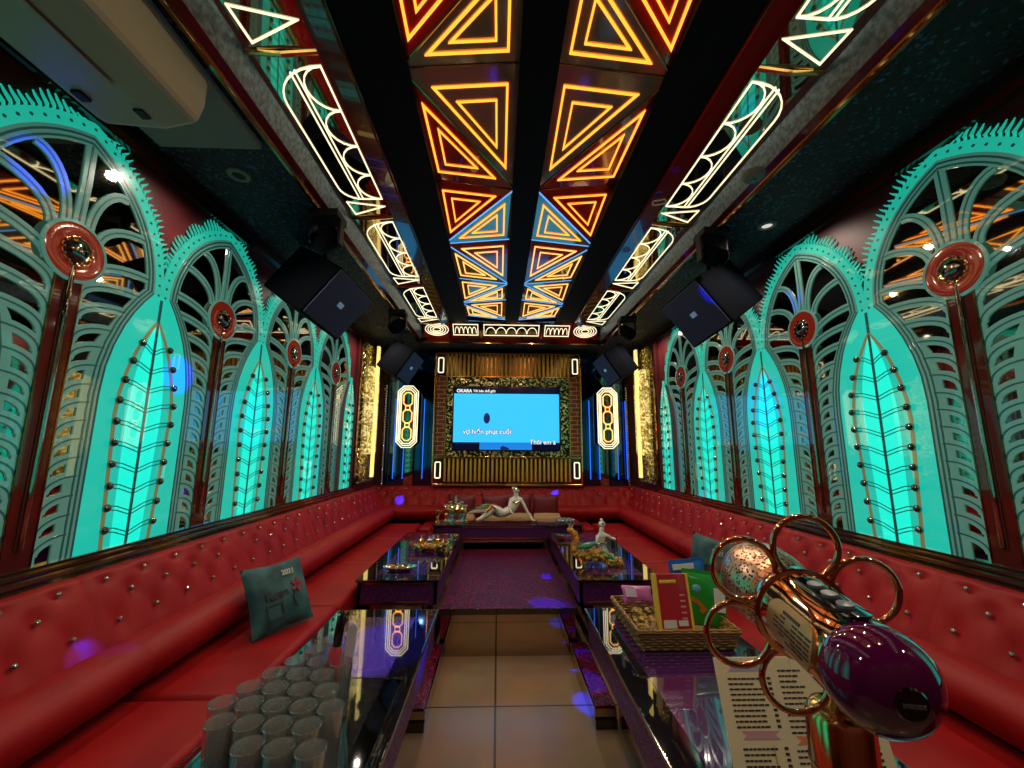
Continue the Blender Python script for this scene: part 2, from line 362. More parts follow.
for s in (-1, 1):
    X = lambda d: CX+s*d
    wx = XL if s < 0 else XR; ix = s*-1
    # side soffit, dark glitter
    trim(MB().box(min(X(1.25), wx), max(X(1.25), wx), YF, YB, ZS, 3.30), 'glit_black')
    # cove: thin gold lip, red band, grey band
    trim(MB().prism([(X(1.25), ZS-.012), (X(1.235), ZS-.012), (X(1.235), ZS+.01), (X(1.25), ZS+.01)], YF, YE, 'y'), 'golddark')
    trim(MB().prism([(X(1.25), ZS+.004), (X(1.205), ZS+.03), (X(1.205), ZS+.5), (X(1.25), ZS+.5)], YF, YE, 'y'), 'redcove')
    trim(MB().prism([(X(1.205), ZS+.03), (X(1.17), ZS+.13), (X(1.17), ZS+.5), (X(1.205), ZS+.5)], YF, YE, 'y'), 'grey')
    trim(MB().prism([(X(.892), ZS+.140), (X(.81), ZB-.004), (X(.81), 3.3), (X(.892), 3.3)], YF, YE-.28, 'y'), 'redcove')
    trim(MB().prism([(X(.812), ZB-.012), (X(.822), ZB-.014), (X(.822), ZB+.01), (X(.812), ZB+.01)], YF, YE-.28, 'y'), 'golddark')
    # wall cornice and sill rail, whose gold strips also draw highlight lines
    for z0, z1, d, m in ((ZS-.045, ZS, .05, 'trimdark'), (ZS-.062, ZS-.045, .062, 'golddark'), (ZS-.085, ZS-.062, .04, 'trimdark')):
        trim(MB().box(min(wx, wx+ix*d), max(wx, wx+ix*d), YF, 4.80, z0, z1), m)
    for z0, z1, d, m in ((.915, .930, .035, 'trimdark'), (.905, .915, .050, 'gold'), (.893, .908, .046, 'trimdark'), (.880, .893, .060, 'gold'), (.860, .884, .052, 'trimdark'), (.852, .860, .060, 'golddark'), (.80, .852, .052, 'trimdark')):
        trim(MB().box(min(wx, wx+ix*d), max(wx, wx+ix*d), YF, 4.80, z0, z1), m)
    # end post of the arched wall
    trim(MB().box(min(wx, wx+ix*.05), max(wx, wx+ix*.05), 4.78, 4.83, .80, ZS), 'golddark')
    trim(MB().box(min(wx, wx+ix*.035), max(wx, wx+ix*.035), 4.735, 4.78, .93, ZS-.085), 'redwall')
# back soffit and end of coffer
trim(MB().box(X(-1.25) if False else CX-1.25, CX+1.25, YE, YB, ZS, 3.30), 'glit_black')
trim(MB().prism([(YE, ZS-.012), (YE+.015, ZS-.012), (YE+.015, ZS+.01), (YE, ZS+.01)], CX-1.25, CX+1.25, 'x'), 'golddark')
trim(MB().prism([(YE, ZS+.002), (YE-.04, ZS+.05), (YE-.04, 3.2), (YE, 3.2)], CX-1.19, CX+1.19, 'x'), 'golddark')
# backing plates above the coffer
trim(MB().box(CX-.80, CX+.80, YF, YE-.28, ZC+.10, 3.30), 'black')

# ------------------------------------------------------------------ coffer: three black beams, facets with LED triangles
for d, hw, lab in ((-.69, .125, 'matte black ceiling beam on the left side of the amber triangle panels'),
                   (0, .086, 'matte black ceiling beam down the middle between two strips of amber triangles'),
                   (.69, .125, 'matte black ceiling beam on the right side of the amber triangle panels')):
    tag(MB().box(CX+d-hw, CX+d+hw, YF, YE-.27, ZB, 3.30).build('ceiling_beam', 'beam', bevel=.004), lab, 'beam', 'black ceiling beams')
ROWY = [-.25, .45, 1.00, 1.53, 2.34, 3.05, 3.83, 4.40, 4.97]
rown = ['overhead', 'overhead', 'first', 'second', 'third', 'fourth', 'fifth', 'sixth']
zlo, zhi = ZB+.022, ZB+.075
def tri_led(P, nrm, scale, wd):
    c = sum(P, Vector())/3
    # inset triangle
    return [c+(p-c)*scale for p in P]
def ribbon3(mb, pts, wd, nrm, th=.006, closed=True):
    """flat closed LED tube in 3D lying on a facet"""
    n = len(pts); A, B = [], []
    for i in range(n):
        p = pts[i]
        if closed or 0 < i < n-1:
            d0 = (p-pts[(i-1) % n]).normalized(); d1 = (pts[(i+1) % n]-p).normalized()
        else:
            d0 = d1 = ((pts[1]-pts[0]) if i == 0 else (pts[-1]-pts[-2])).normalized()
        t = (d0+d1)
        t = t.normalized() if t.length > 1e-6 else d1
        sd = nrm.cross(t).normalized(); k = 1/max(.3, abs(sd.dot(nrm.cross(d1).normalized())))
        A.append(p-sd*wd/2*k); B.append(p+sd*wd/2*k)
    vs = A+B+[a+nrm*th for a in A]+[b+nrm*th for b in B]
    fs = []
    for i in range(n if closed else n-1):
        j = (i+1) % n; fs += [(i, j, n+j, n+i), (2*n+i, 3*n+i, 3*n+j, 2*n+j), (i, 2*n+i, 2*n+j, j), (n+i, n+j, 3*n+j, 3*n+i)]
    mb.add(vs, fs)
M['facet'] = mat('bronze_mirror_facet', (.50, .34, .22), .08, .6)  # bronze tint with the brown of the reflected floor mixed in
M['facet_red'] = mat('red_reflection_facet', (.60, .035, .012), .12, .35, coat=1.)  # mirror facets with a red reflection painted into their colour
for s in (-1, 1):
    xi, xo = CX+s*.070, CX+s*.605
    for r in range(len(ROWY)-1):
        y0, y1 = ROWY[r], ROWY[r+1]
        # the low node zigzags: inner at row 1.00?, outer at 1.53, inner at 2.34 ...
        near_outer = (r % 2 == 1)            # low node at (y0, outer) when True
        low = lambda q, o: zlo if ((q % 2 == 1) == o) else zhi
        a = Vector((xo, y0, low(r, True))); b = Vector((xi, y0, low(r, False)))
        c = Vector((xo, y1, low(r+1, True))); d = Vector((xi, y1, low(r+1, False)))
        tris = ((a, b, d), (a, d, c)) if near_outer else ((b, a, c), (b, c, d))
        for k, T in enumerate(tris):
            T = list(T); nrm = (T[1]-T[0]).cross(T[2]-T[0]).normalized()
            if nrm.z > 0: nrm = -nrm
            side = 'left' if s < 0 else 'right'
            inner = abs(sum(p.x for p in T)/3-CX) < .32
            lab = 'amber outlined triangle %s mirror facet, %s beam strip %s of middle beam, row %d counted from the camera' % (
                'inner' if inner else 'outer', 'in', side, r)
            lab = 'ceiling triangle with amber outlines, %s of the middle beam, %s half, row %s' % (side, 'inner' if inner else 'outer', ['zero', 'zero', 'zero', 'one', 'two', 'three', 'four', 'five', 'six'][r+1] if r else 'zero')
            root = thing('ceiling_mirror_facet', sum(T, Vector())/3, lab, 'ceiling panel', 'triangular ceiling panels')
            o0 = root.location.copy(); L = [p-o0 for p in T]
            big = r in (2, 3) and inner
            red = (r in (3,) and not inner) or (r == 4 and not inner) or (r == 5 and inner) or (r == 2 and not inner)
            MB().add(L+[p+Vector((0, 0, .05)) for p in L], [(0, 1, 2), (5, 4, 3), (0, 3, 4, 1), (1, 4, 5, 2), (2, 5, 3, 0)]).build('mirror', 'facet_red' if red else 'facet', root)
            m = 'led_o' if r <= 3 else ('led_o' if r < 5 else 'led_y')
            for sc_, wd in ((.64, .0105), (.35, .0085)):
                mb = MB(); ribbon3(mb, [p*sc_+nrm*.001 for p in L], wd, nrm); mb.build('led_triangle', m, root)
    # seams
for r in range(1, len(ROWY)):
    for s in (-1, 1):
        xi, xo = CX+s*.070, CX+s*.605
        lo = lambda q, o: zlo if ((q % 2 == 1) == o) else zhi
        mb = MB(); mb.tube([(xi, ROWY[r], lo(r, False)), (xo, ROWY[r], lo(r, True))], .006, 6)
        p0, p1 = ((xo, ROWY[r-1], lo(r-1, True)), (xi, ROWY[r], lo(r, False))) if (r-1) % 2 == 1 else ((xi, ROWY[r-1], lo(r-1, False)), (xo, ROWY[r], lo(r, True)))
        mb.tube([p0, p1], .006, 6)
        trim(mb, 'golddark' if r < 5 else 'glow_c')  # near seams gold, far seams glow sky blue

# ------------------------------------------------------------------ side cove LED panels
def cove_panel(s, y0, L, lab):
    Xo, Zo, Xi, Zi = CX+s*1.17, ZS+.135, CX+s*.892, ZS+.145
    ex = Vector((Xi-Xo, 0, Zi-Zo)); wdt = ex.length; ex.normalize(); ey = Vector((0, 1, 0)); nrm = ex.cross(ey)
    if nrm.z > 0: nrm = -nrm
    y0 -= .11
    root = thing('cove_light_panel', (Xo, y0, Zo), lab, 'ceiling panel', 'mirrored cove panels with white light lines')
    P = lambda u, v: ex*u+ey*v+nrm*.002      # u: 0 outer .. wdt inner
    mb = MB(); q = [P(0, .01), P(wdt, .01), P(wdt, L-.01), P(0, L-.01)]
    mb.add(q+[p+Vector((0, 0, .05)) for p in q], [(0, 1, 2, 3), (7, 6, 5, 4), (0, 4, 5, 1), (1, 5, 6, 2), (2, 6, 7, 3), (3, 7, 4, 0)]).build('mirror', 'mirror_dark', root)
    u0, u1 = .035, wdt-.015; v0, v1 = .06, L-.20; R = .11
    R2 = u1-u0
    ring = [(u1, v0), (u1, v1)]+[(u0+R-R*math.sin(a), v1-R+R*math.cos(a)) for a in [PI/2*i/6 for i in range(7)]]
    ring += [(u0+R2-R2*math.sin(a), v0+R2*.85-R2*.85*math.cos(a)) for a in [PI/2*(8-i)/8 for i in range(8)]]
    def line(pts, closed=False, wd=.0065):
        m2 = MB(); ribbon3(m2, [P(*p) for p in pts], wd, nrm, .005, closed); return m2.build('led_line', 'led_w', root)
    line(ring, True)
    um = u0+(u1-u0)*.40
    line([(um, v0+.03), (um, v1)], wd=.0055); line([(um+.022, v0+.02), (um+.022, v1)], wd=.0055)
    n = 4; hgt = (v1-v0)/n
    for i in range(n):
        a = v0+i*hgt
        line([(u1-(u1-um-.03)*math.sin(t), a+hgt/2-hgt/2*math.cos(t)) for t in [PI*j/10 for j in range(11)]], wd=.006)
    line([(u0, L-.17), (u1-.01, L-.12), (u0+.01, L-.035)], True)
    # gold arched strap between panels
    mb = MB(); mb.tube([P(-.01, L), P(wdt*.5, L)+nrm*.012, P(wdt, L)], .012, 8); mb.build('strap', 'gold', root)
    return root
ordn = ['above and behind the camera', 'nearest', 'second', 'third', 'fourth']
for s in (-1, 1):
    side = 'left' if s < 0 else 'right'
    for k in range(5):
        cove_panel(s, -.80+1.15*k, 1.15, '%s cove panel with scalloped white light outline, %s' % (side, ['overhead', 'cut by the top edge', 'fully seen nearest', 'next beyond the spotlight', 'farthest short one'][k]))
# end cove panels
def end_panel(x0, x1, kind, lab):
    A = Vector(((x0), YE-.04, ZS+.05)); ez = Vector((0, -.21, .165)); hgt = ez.length; ez.normalize(); nrm = Vector((1, 0, 0)).cross(ez)
    if nrm.z > 0: nrm = -nrm
    root = thing('cove_light_panel', A, lab, 'ceiling panel', 'mirrored cove panels over the screen wall')
    Wd = x1-x0; P = lambda u, v: Vector((u, 0, 0))+ez*v+nrm*.002
    q = [P(.005, 0), P(Wd-.005, 0), P(Wd-.005, hgt), P(.005, hgt)]
    MB().add(q+[p+Vector((0, .02, .05)) for p in q], [(0, 1, 2, 3), (7, 6, 5, 4), (0, 4, 5, 1), (1, 5, 6, 2), (2, 6, 7, 3), (3, 7, 4, 0)]).build('mirror', 'mirror_dark', root)
    def line(pts, closed=True, wd=.010):
        m2 = MB(); ribbon3(m2, [P(*p) for p in pts], wd, nrm, .005, closed); m2.build('led_line', 'led_w', root)
    if kind == 'rings':
        for i in range(4): line([(Wd*.5+(.15-.033*i)*math.cos(t), hgt*.5+(.095-.022*i)*math.sin(t)) for t in [2*PI*j/20 for j in range(20)]])
    else:
        line([(.04, .05), (Wd-.04, .05), (Wd-.04, hgt-.05), (.04, hgt-.05)])
        n = 5; w_ = (Wd-.12)/n
        for i in range(n):
            line([(.06+w_*(i+.5)+w_*.48*math.cos(t), .08+(hgt-.17)*math.sin(t)) for t in [PI*j/10 for j in range(11)]], False, .008)
end_panel(CX-1.15, CX-.80, 'rings', 'mirror panel with white oval rings in the left corner of the end cove')
end_panel(CX-.80, CX-.40, 'bar', 'mirror panel with white scallops left of the middle end cove panel')
end_panel(CX-.40, CX+.40, 'bar', 'long middle mirror panel with white scallops above the screen')
end_panel(CX+.40, CX+.80, 'bar', 'mirror panel with white scallops right of the middle end cove panel')
end_panel(CX+.80, CX+1.15, 'rings', 'mirror panel with white oval rings in the right corner of the end cove')

# ------------------------------------------------------------------ arched backlit wall panels
HW = .43
def leafhalf(v, w=.235, vt=2.10, vs=1.58):
    if w == .235: v = vs+(min(v, vt)-vs)*.912
    if v >= vt: return 0.
    if v <= vs: return w
    h = vt-vs; R = (w*w+h*h)/(2*w)
    return max(0., math.sqrt(max(0, R*R-(v-vs)**2))-(R-w))
def gothic(w, h, z0, off=0., n=14):
    """left foot -> apex -> right foot of a pointed arch"""
    R = (w*w+h*h)/(2*w); cx = R-w; a1 = math.atan2(h, -cx) if False else math.acos(max(-1, min(1, cx/R)))
    R2 = R+off; top = math.acos(max(-1, min(1, cx/R2)))
    L = [(cx-R2*math.cos(top*i/n), z0+R2*math.sin(top*i/n)) for i in range(n+1)]
    return L+[(-x, z) for x, z in reversed(L[:-1])]
def arch_panel():
    root = thing('arch_light_panel', (0, 0, 0), 'x', 'wall panel', 'backlit arch panels')
    # smoked mirror behind everything
    inner = [p for p in gothic(.38, .53, 2.10, 0)]
    low = [(HW-leafhalf(v), v) for v in (2.10, 2.0, 1.9, 1.8, 1.7, 1.58, 1.3, .93)]
    poly = inner+low+[(-x, z) for x, z in reversed(low)]
    MB().prism(poly, -.002, -.008, 'y').build('mirror', 'mirror_dark', root)
    # outline band + grooves
    band = MB(); gr = MB()
    band.strip(gothic(.38, .53, 2.10, -.045), gothic(.38, .53, 2.10, .004), -.008, -.013)
    for off in (-.032, -.012): gr.strip(gothic(.38, .53, 2.10, off-.0042), gothic(.38, .53, 2.10, off+.0042), -.013, -.0145)
    vs_ = [2.10, 2.04, 1.97, 1.9, 1.8, 1.7, 1.58, 1.3, .93]
    for s in (-1, 1):
        band.strip([(s*(HW-leafhalf(v)-.052-(.0 if v < 2.05 else .0)), v) for v in vs_], [(s*(HW-leafhalf(v)+.004), v) for v in vs_], -.008, -.013)
        for off in (-.040, -.020, .0): gr.strip([(s*(HW-leafhalf(v)+off-.0038), v) for v in vs_], [(s*(HW-leafhalf(v)+off+.0038), v) for v in vs_], -.013, -.0145)
    band.build('arch_band', 'frond', root); gr.build('groove', 'lines', root)
    # crest
    cr = MB(); a = gothic(.38, .53, 2.10, .004, 22); b = gothic(.38, .53, 2.10, .055, 22)
    a = [p for p in a]; b = [(max(-HW, min(HW, p[0])), p[1]) for p in b]
    cr.strip(a, b, -.004, -.011)
    # flames
    fl = gothic(.38, .53, 2.10, .05, 60)
    for i in range(3, len(fl)-3, 2):
        p = Vector(fl[i]); q = Vector(fl[i+1]); t = (q-p).normalized(); nn = Vector((-t.y, t.x))
        if nn.y < 0: nn = -nn
        if abs(p.x) > HW-.012: continue
        hg = (.040+.03*abs(math.sin(i*1.3)))*(.6 if abs(p.x) < .07 else 1)
        hg = min(hg, ZS-.09-p.y) if nn.y > .9 else hg
        sgn = -1 if p.x < 0 else 1
        up = (nn+Vector((0, .9))).normalized(); w2 = .008
        c0 = p; c1 = p+up*hg*.35-t*.006*sgn; c2 = p+up*hg*.7+t*.004*sgn; c3 = p+up*hg+t*.010*sgn
        side_ = Vector((-up.y, up.x))
        A = [c0-t*w2, c1-side_*w2*.8, c2-side_*w2*.5, c3]; B = [c0+t*w2, c1+side_*w2*.8, c2+side_*w2*.5, c3+Vector((.001, 0))]
        A = [Vector((max(-HW, min(HW, z.x)), min(z.y, ZS-.088))) for z in A]; B = [Vector((max(-HW, min(HW, z.x)), min(z.y, ZS-.088))) for z in B]
        cr.strip(A, B, -.004, -.010)
    crest_o = cr.build('flame_crest', 'crest', root)
    dt = MB()
    for i, p in enumerate(gothic(.38, .53, 2.10, .030, 15)):
        if abs(p[0]) < HW-.01: dt.prism(arc(p[0], p[1], .0065, 0, 2*PI, 8)[:-1], -.011, -.0125, 'y')
    merge(crest_o, dt, 'lines')
    # fronds
    fr = MB(); fg = MB()
    def band_at(pts, wd):
        fr.ribbon(pts, wd, -.008, -.014); fg.ribbon(pts, wd*.16, -.014, -.0155)
    def bound(v):
        if v <= 2.10: return HW-leafhalf(v)-.045
        w, h = .38, .53; R = (w*w+h*h)/(2*w); return math.sqrt(max(0, (R-.045)**2-(v-2.10)**2))-(R-w)
    band_at([(0, 2.24), (.004, 2.42), (.0, 2.585)], .042)
    k = 0; v = 2.175; spec = []
    while v > .93:
        spec.append(v); v -= .074 if k > 3 else .092; k += 1
    for s in (-1, 1):
        # two fronds springing from the top of the disc
        for (u0, v0, u1, v1) in ((.045, 2.225, .185, 2.46), (.09, 2.19, .305, 2.325)):
            band_at([(s*(u0+(u1-u0)*(1-math.cos(t))), v0+(v1-v0)*math.sin(t)) for t in [PI/2*i/8 for i in range(9)]], .036)
        for j, v in enumerate(spec):
            if v > 2.11: continue
            rise = .105-.045*min(1, j/7); u0 = .052 if v < 2.05 else .08
            pts = []
            for i in range(9):
                t = PI/2*i/8; vv = v-.03+rise*math.sin(t); ub = bound(min(vv, 2.3))+.012; pts.append((s*(u0+(ub-u0)*(1-math.cos(t))), max(.935, vv)))
            band_at(pts, .039)
    for s in (-1, 1): fr.box(min(s*.050, s*.066), max(s*.050, s*.066), -.0135, -.008, .93, 2.02)
    for s in (-1, 1):
        vv_ = [1.95, 1.8, 1.7, 1.58, 1.3, .93]
        fr.strip([(s*(HW-leafhalf(v)-.075+(.03 if v > 1.9 else 0)), v) for v in vv_], [(s*(HW-leafhalf(v)-.045), v) for v in vv_], -.0134, -.008)
    fr.build('frosted_fronds', 'frond', root); fg.build('frond_groove', 'lines', root)
    # mullion strip and disc
    mu = MB(); mu.box(-.047, .047, -.018, -.010, .93, 2.04); mu.build('mullion', 'mull', root)
    gm = MB(); gm.box(-.052, -.046, -.020, -.010, .93, 2.03); gm.box(.046, .052, -.020, -.010, .93, 2.03); gm.build('mullion_edge', 'golddark', root)
    tb = MB(); tb.tube([(0, -.018, 1.0), (0, -.018, 2.06)], .014, 10); tb.build('mirror_rod', 'mirror_bronze', root, smooth=True)
    MB().lathe([(.118, 0), (.124, .006), (.124, .012), (.112, .014), (.112, .010)], 36).build('disc_rim', 'frond', root).matrix_local = Matrix.Translation((0, -.014, 2.12)) @ Matrix.Rotation(PI/2, 4, 'X')
    d = MB().lathe([(.112, 0), (.112, .012), (.06, .016), (.052, .012), (0, .012)], 36).build('medallion', 'medal', root, smooth=True)
    d.matrix_local = Matrix.Translation((0, -.014, 2.12)) @ Matrix.Rotation(PI/2, 4, 'X')
    MB().lathe([(.060, .012), (.060, .0175), (.048, .018), (.040, .012)], 32).build('brown_ring', 'golddark', d, smooth=True)
    MB().ball((0, 0, .016), .040, 16, 8, (1, 1, .5)).build('glass_boss', 'chromedark', d, smooth=True)
    for i in range(12): MB().ball((.054*math.cos(2*PI*i/12), .054*math.sin(2*PI*i/12), .020), .0055, 8, 5).build('stud', 'chrome', d, smooth=True)
    return root
def leaf_panel():
    root = thing('leaf_light_panel', (0, 0, 0), 'x', 'wall panel', 'bright teal leaf panels')
    vs = [.93, 1.1, 1.3, 1.58, 1.7, 1.8, 1.9, 1.97, 2.03, 2.07, 2.10]
    MB().strip([(-leafhalf(min(v, 2.10))+.001, v) for v in vs], [(leafhalf(min(v, 2.10))-.001, v) for v in vs], -.003, -.012).box(-.045, .045, -.010, -.003, 2.095, 2.16).build('glass', 'leaf', root)
    # gap filler up to the valley
    ih = lambda v: leafhalf(v, .15, 1.97, 1.50)*(1-.22*max(0, (1.5-v)/.57))
    vi = [.93, 1.1, 1.3, 1.5, 1.6, 1.7, 1.8, 1.88, 1.94, 1.97]
    hot = MB(); hot.strip([(-.006, v) for v in vi], [(-ih(v)*.62, v) for v in vi], -.012, -.0135); hot.strip([(.006, v) for v in vi], [(ih(v)*.62, v) for v in vi], -.012, -.0135)
    hot.build('lit_strip', 'leafhot', root)
    e = MB(); e.strip([(-ih(v)-.009, v) for v in vi]+[(ih(v)+.009, v) for v in reversed(vi[:-1])], [(-ih(v)+.008, v) for v in vi]+[(ih(v)-.008, v) for v in reversed(vi[:-1])], -.012, -.0155)
    e.build('leaf_outline', 'etch', root)
    sp = MB(); sp.box(-.007, .007, -.0155, -.012, .93, 2.08)
    rows = [.995+i*.093 for i in range(10)]
    for v in rows:
        for s in (-1, 1):
            for o in (0, .017):
                pts = [(s*ih(v), v+.006+o), (s*ih(v)*.55, v-.004+o), (0, v-.032+o)]
                sp.ribbon(pts, .0045, -.0135, -.015)
    sp.build('spine', 'lines', root)
    for v in rows:
        for s in (-1, 1): MB().ball((0, 0, 0), .0175, 12, 7, (1, .8, 1)).build('chrome_stud', 'chromedark', root, smooth=True).location = (s*ih(v), -.024, v+.012)
    return root
AP, LP = arch_panel(), leaf_panel()
MY = [.68, 1.54, 2.40, 3.26, 4.12]
sidew = {-1: 'left', 1: 'right'}
desc_a = ['beside the camera', 'largest in view', 'second from the camera', 'third from the camera', 'fourth and farthest']
first = True
for s in (-1, 1):
    for k, y in enumerate(MY):
        x = XL+.004 if s < 0 else XR-.004; rz = PI/2 if s < 0 else -PI/2
        nm = ['out at the frame edge', 'tall near one with round red disc', 'second along', 'third, behind the hanging loudspeaker', 'last before the gold lamp'][k]
        lab = 'green flame-edged arch panel, %s wall, %s' % (sidew[s], nm)
        if first: o = AP; o.location = (x, y, 0); o.rotation_euler = (0, 0, rz)
        else: o = dup(AP, (x, y, 0), rz)
        o['label'] = lab; o['group'] = 'backlit arch panels, %s wall' % sidew[s]
        lab = 'bright teal leaf panel with chrome studs, %s wall, %s' % (sidew[s], ['out beside the camera', 'nearest in view', 'second along', 'third along', 'narrowest, by the gold lamp'][k])
        yl = y-.43
        if first: o = LP; o.location = (x, yl, 0); o.rotation_euler = (0, 0, rz)
        else: o = dup(LP, (x, yl, 0), rz)
        o['label'] = lab; o['group'] = 'teal leaf panels, %s wall' % sidew[s]
        first = False
    # last leaf, next to the end post, narrower half
    o = dup(LP, (x, MY[-1]+.43+.06, 0), rz, 'last narrow teal leaf panel on the %s wall beside the gold edge post' % sidew[s], 'teal leaf panels, %s wall' % sidew[s], scale=(.62, 1, 1))

# ------------------------------------------------------------------ screen wall
TX0, TX1, TY = -.90, 1.17, YB-.11
TC = (TX0+TX1)/2
sw = thing('screen_wall_unit', (TC, TY, .86), 'gold fluted and brick surround framing the television above the back sofa', 'wall unit')
W2 = (TX1-TX0)/2
def loc(mb, nm, m, **k): return mb.build(nm, m, sw, **k)
loc(MB().box(-W2, W2, .02, .105, 0, 1.86), 'backboard', 'golddark')
for nm, z0, z1 in (('fluted_panel', .06, .37), ('fluted_panel', 1.52, 1.83)):
    mb = MB(); n = 30; x0, x1 = (-W2+.14, W2-.14); wd = (x1-x0)/n
    for i in range(n): mb.prism([(x0+wd*(i+.5)+wd*.30*math.cos(t), .02-.030*math.sin(t)) for t in [PI*j/6 for j in range(7)]], z0, z1, 'z')
    loc(mb, nm, 'flute', smooth=True)
for s in (-1, 1):
    loc(MB().box(min(s*(W2-.03), s*(W2-.155)), max(s*(W2-.025), s*(W2-.162)), .0, .03, .40, 1.50), 'brick_column', 'brick')
    loc(MB().box(min(s*W2, s*(W2-.022)), max(s*W2, s*(W2-.022)), -.03, .03, 0, 1.86), 'gold_edge', 'gold', bevel=.004)
    loc(MB().box(min(s*(W2-.16), s*(W2-.178)), max(s*(W2-.16), s*(W2-.178)), -.03, .03, .37, 1.52), 'gold_edge', 'gold', bevel=.004)
for z0, z1 in ((0, .03), (.37, .395), (1.50, 1.52), (1.835, 1.86)):
    loc(MB().box(-W2, W2, -.03, .03, z0, z1), 'gold_rail', 'gold', bevel=.004)
fr = MB()
for (a, b, c, d) in ((-W2+.18, W2-.18, .395, .487), (-W2+.18, W2-.18, 1.375, 1.50), (-W2+.18, -.765, .487, 1.375), (.735, W2-.18, .487, 1.375)): fr.box(a, b, -.02, .02, c, d)
loc(fr, 'mosaic_border', 'mosaic')
def octo(w, h, c): return [(-w+c, -h), (w-c, -h), (w, -h+c), (w, h-c), (w-c, h), (-w+c, h), (-w, h-c), (-w, -h+c)]
for s in (-1, 1):
    for zz, wh in ((.215, 'bottom'), (1.665, 'top')):
        r = thing('octagon_wall_light', (TC+s*(W2-.085), TY-.035, .86+zz), 'small white octagon light at the %s %s corner of the television surround' % (wh, sidew[s]), 'wall light', 'octagon lights round the television')
        MB().prism([(x, z) for x, z in octo(.044, .118, .012)], -.01, .03, 'y').build('plate', 'black', r)
        MB().ribbon(octo(.035, .105, .010), .014, -.018, -.008, True).build('led_line', 'led_w', r)
# television
tv = thing('television', (TC-.02, TY-.01, 1.78), 'wall television showing a blue sky karaoke picture with white lyrics', 'television')
tv_w, tv_h = .735, .430
MB().box(-tv_w-.015, tv_w+.015, -.03, .01, -tv_h-.015, tv_h+.015).build('casing', 'gloss', tv, bevel=.004)
SC = MB().box(-tv_w, tv_w, -.034, -.0305, -tv_h, tv_h).build('screen', 'screen_sky', tv)
MB().box(-tv_w, tv_w, -.0355, -.034, tv_h-.085, tv_h).build('title_bar', 'screen_dark', SC)
MB().box(-.37, .35, -.0355, -.034, -tv_h, -tv_h+.10).build('sea_strip', 'screen_sea', SC)
MB().box(-tv_w, -.37, -.0355, -.034, -tv_h, -tv_h+.10).box(.35, tv_w, -.0355, -.034, -tv_h, -tv_h+.10).build('dark_strip', 'screen_dark', SC)
MB().prism([(-.08, -.429), (.04, -.429), (.03, -.405), (-.01, -.39), (-.05, -.375), (-.085, -.40)], -.037, -.0355, 'y').build('rock_picture', 'screen_fig', SC)
MB().prism([(-.275+.045*math.cos(t), .0+.075*math.sin(t)) for t in [2*PI*j/14 for j in range(14)]], -.0365, -.034, 'y').build('figure_picture', 'screen_fig', SC)
text('title_text', 'OKARA', .062, 'screen_txt', SC, (-.70, -.0365, tv_h-.068), off=.002)
text('song_text', 'Tới bên thế giới', .047, 'screen_txt', SC, (-.47, -.0365, tv_h-.064), off=.001)
text('lyric_shadow', 'vợ hiền phút cuối', .092, 'screen_fig', SC, (-.60, -.0356, -.215), off=.006)
text('lyric_text', 'vợ hiền phút cuối', .092, 'screen_txt', SC, (-.60, -.0375, -.215), off=.001)
text('lyric_shadow', 'Thôi em à', .088, 'screen_fig', SC, (.32, -.0356, -.352), off=.005)
text('lyric_text', 'Thôi em à', .088, 'screen_txt', SC, (.32, -.0375, -.352), off=.001)

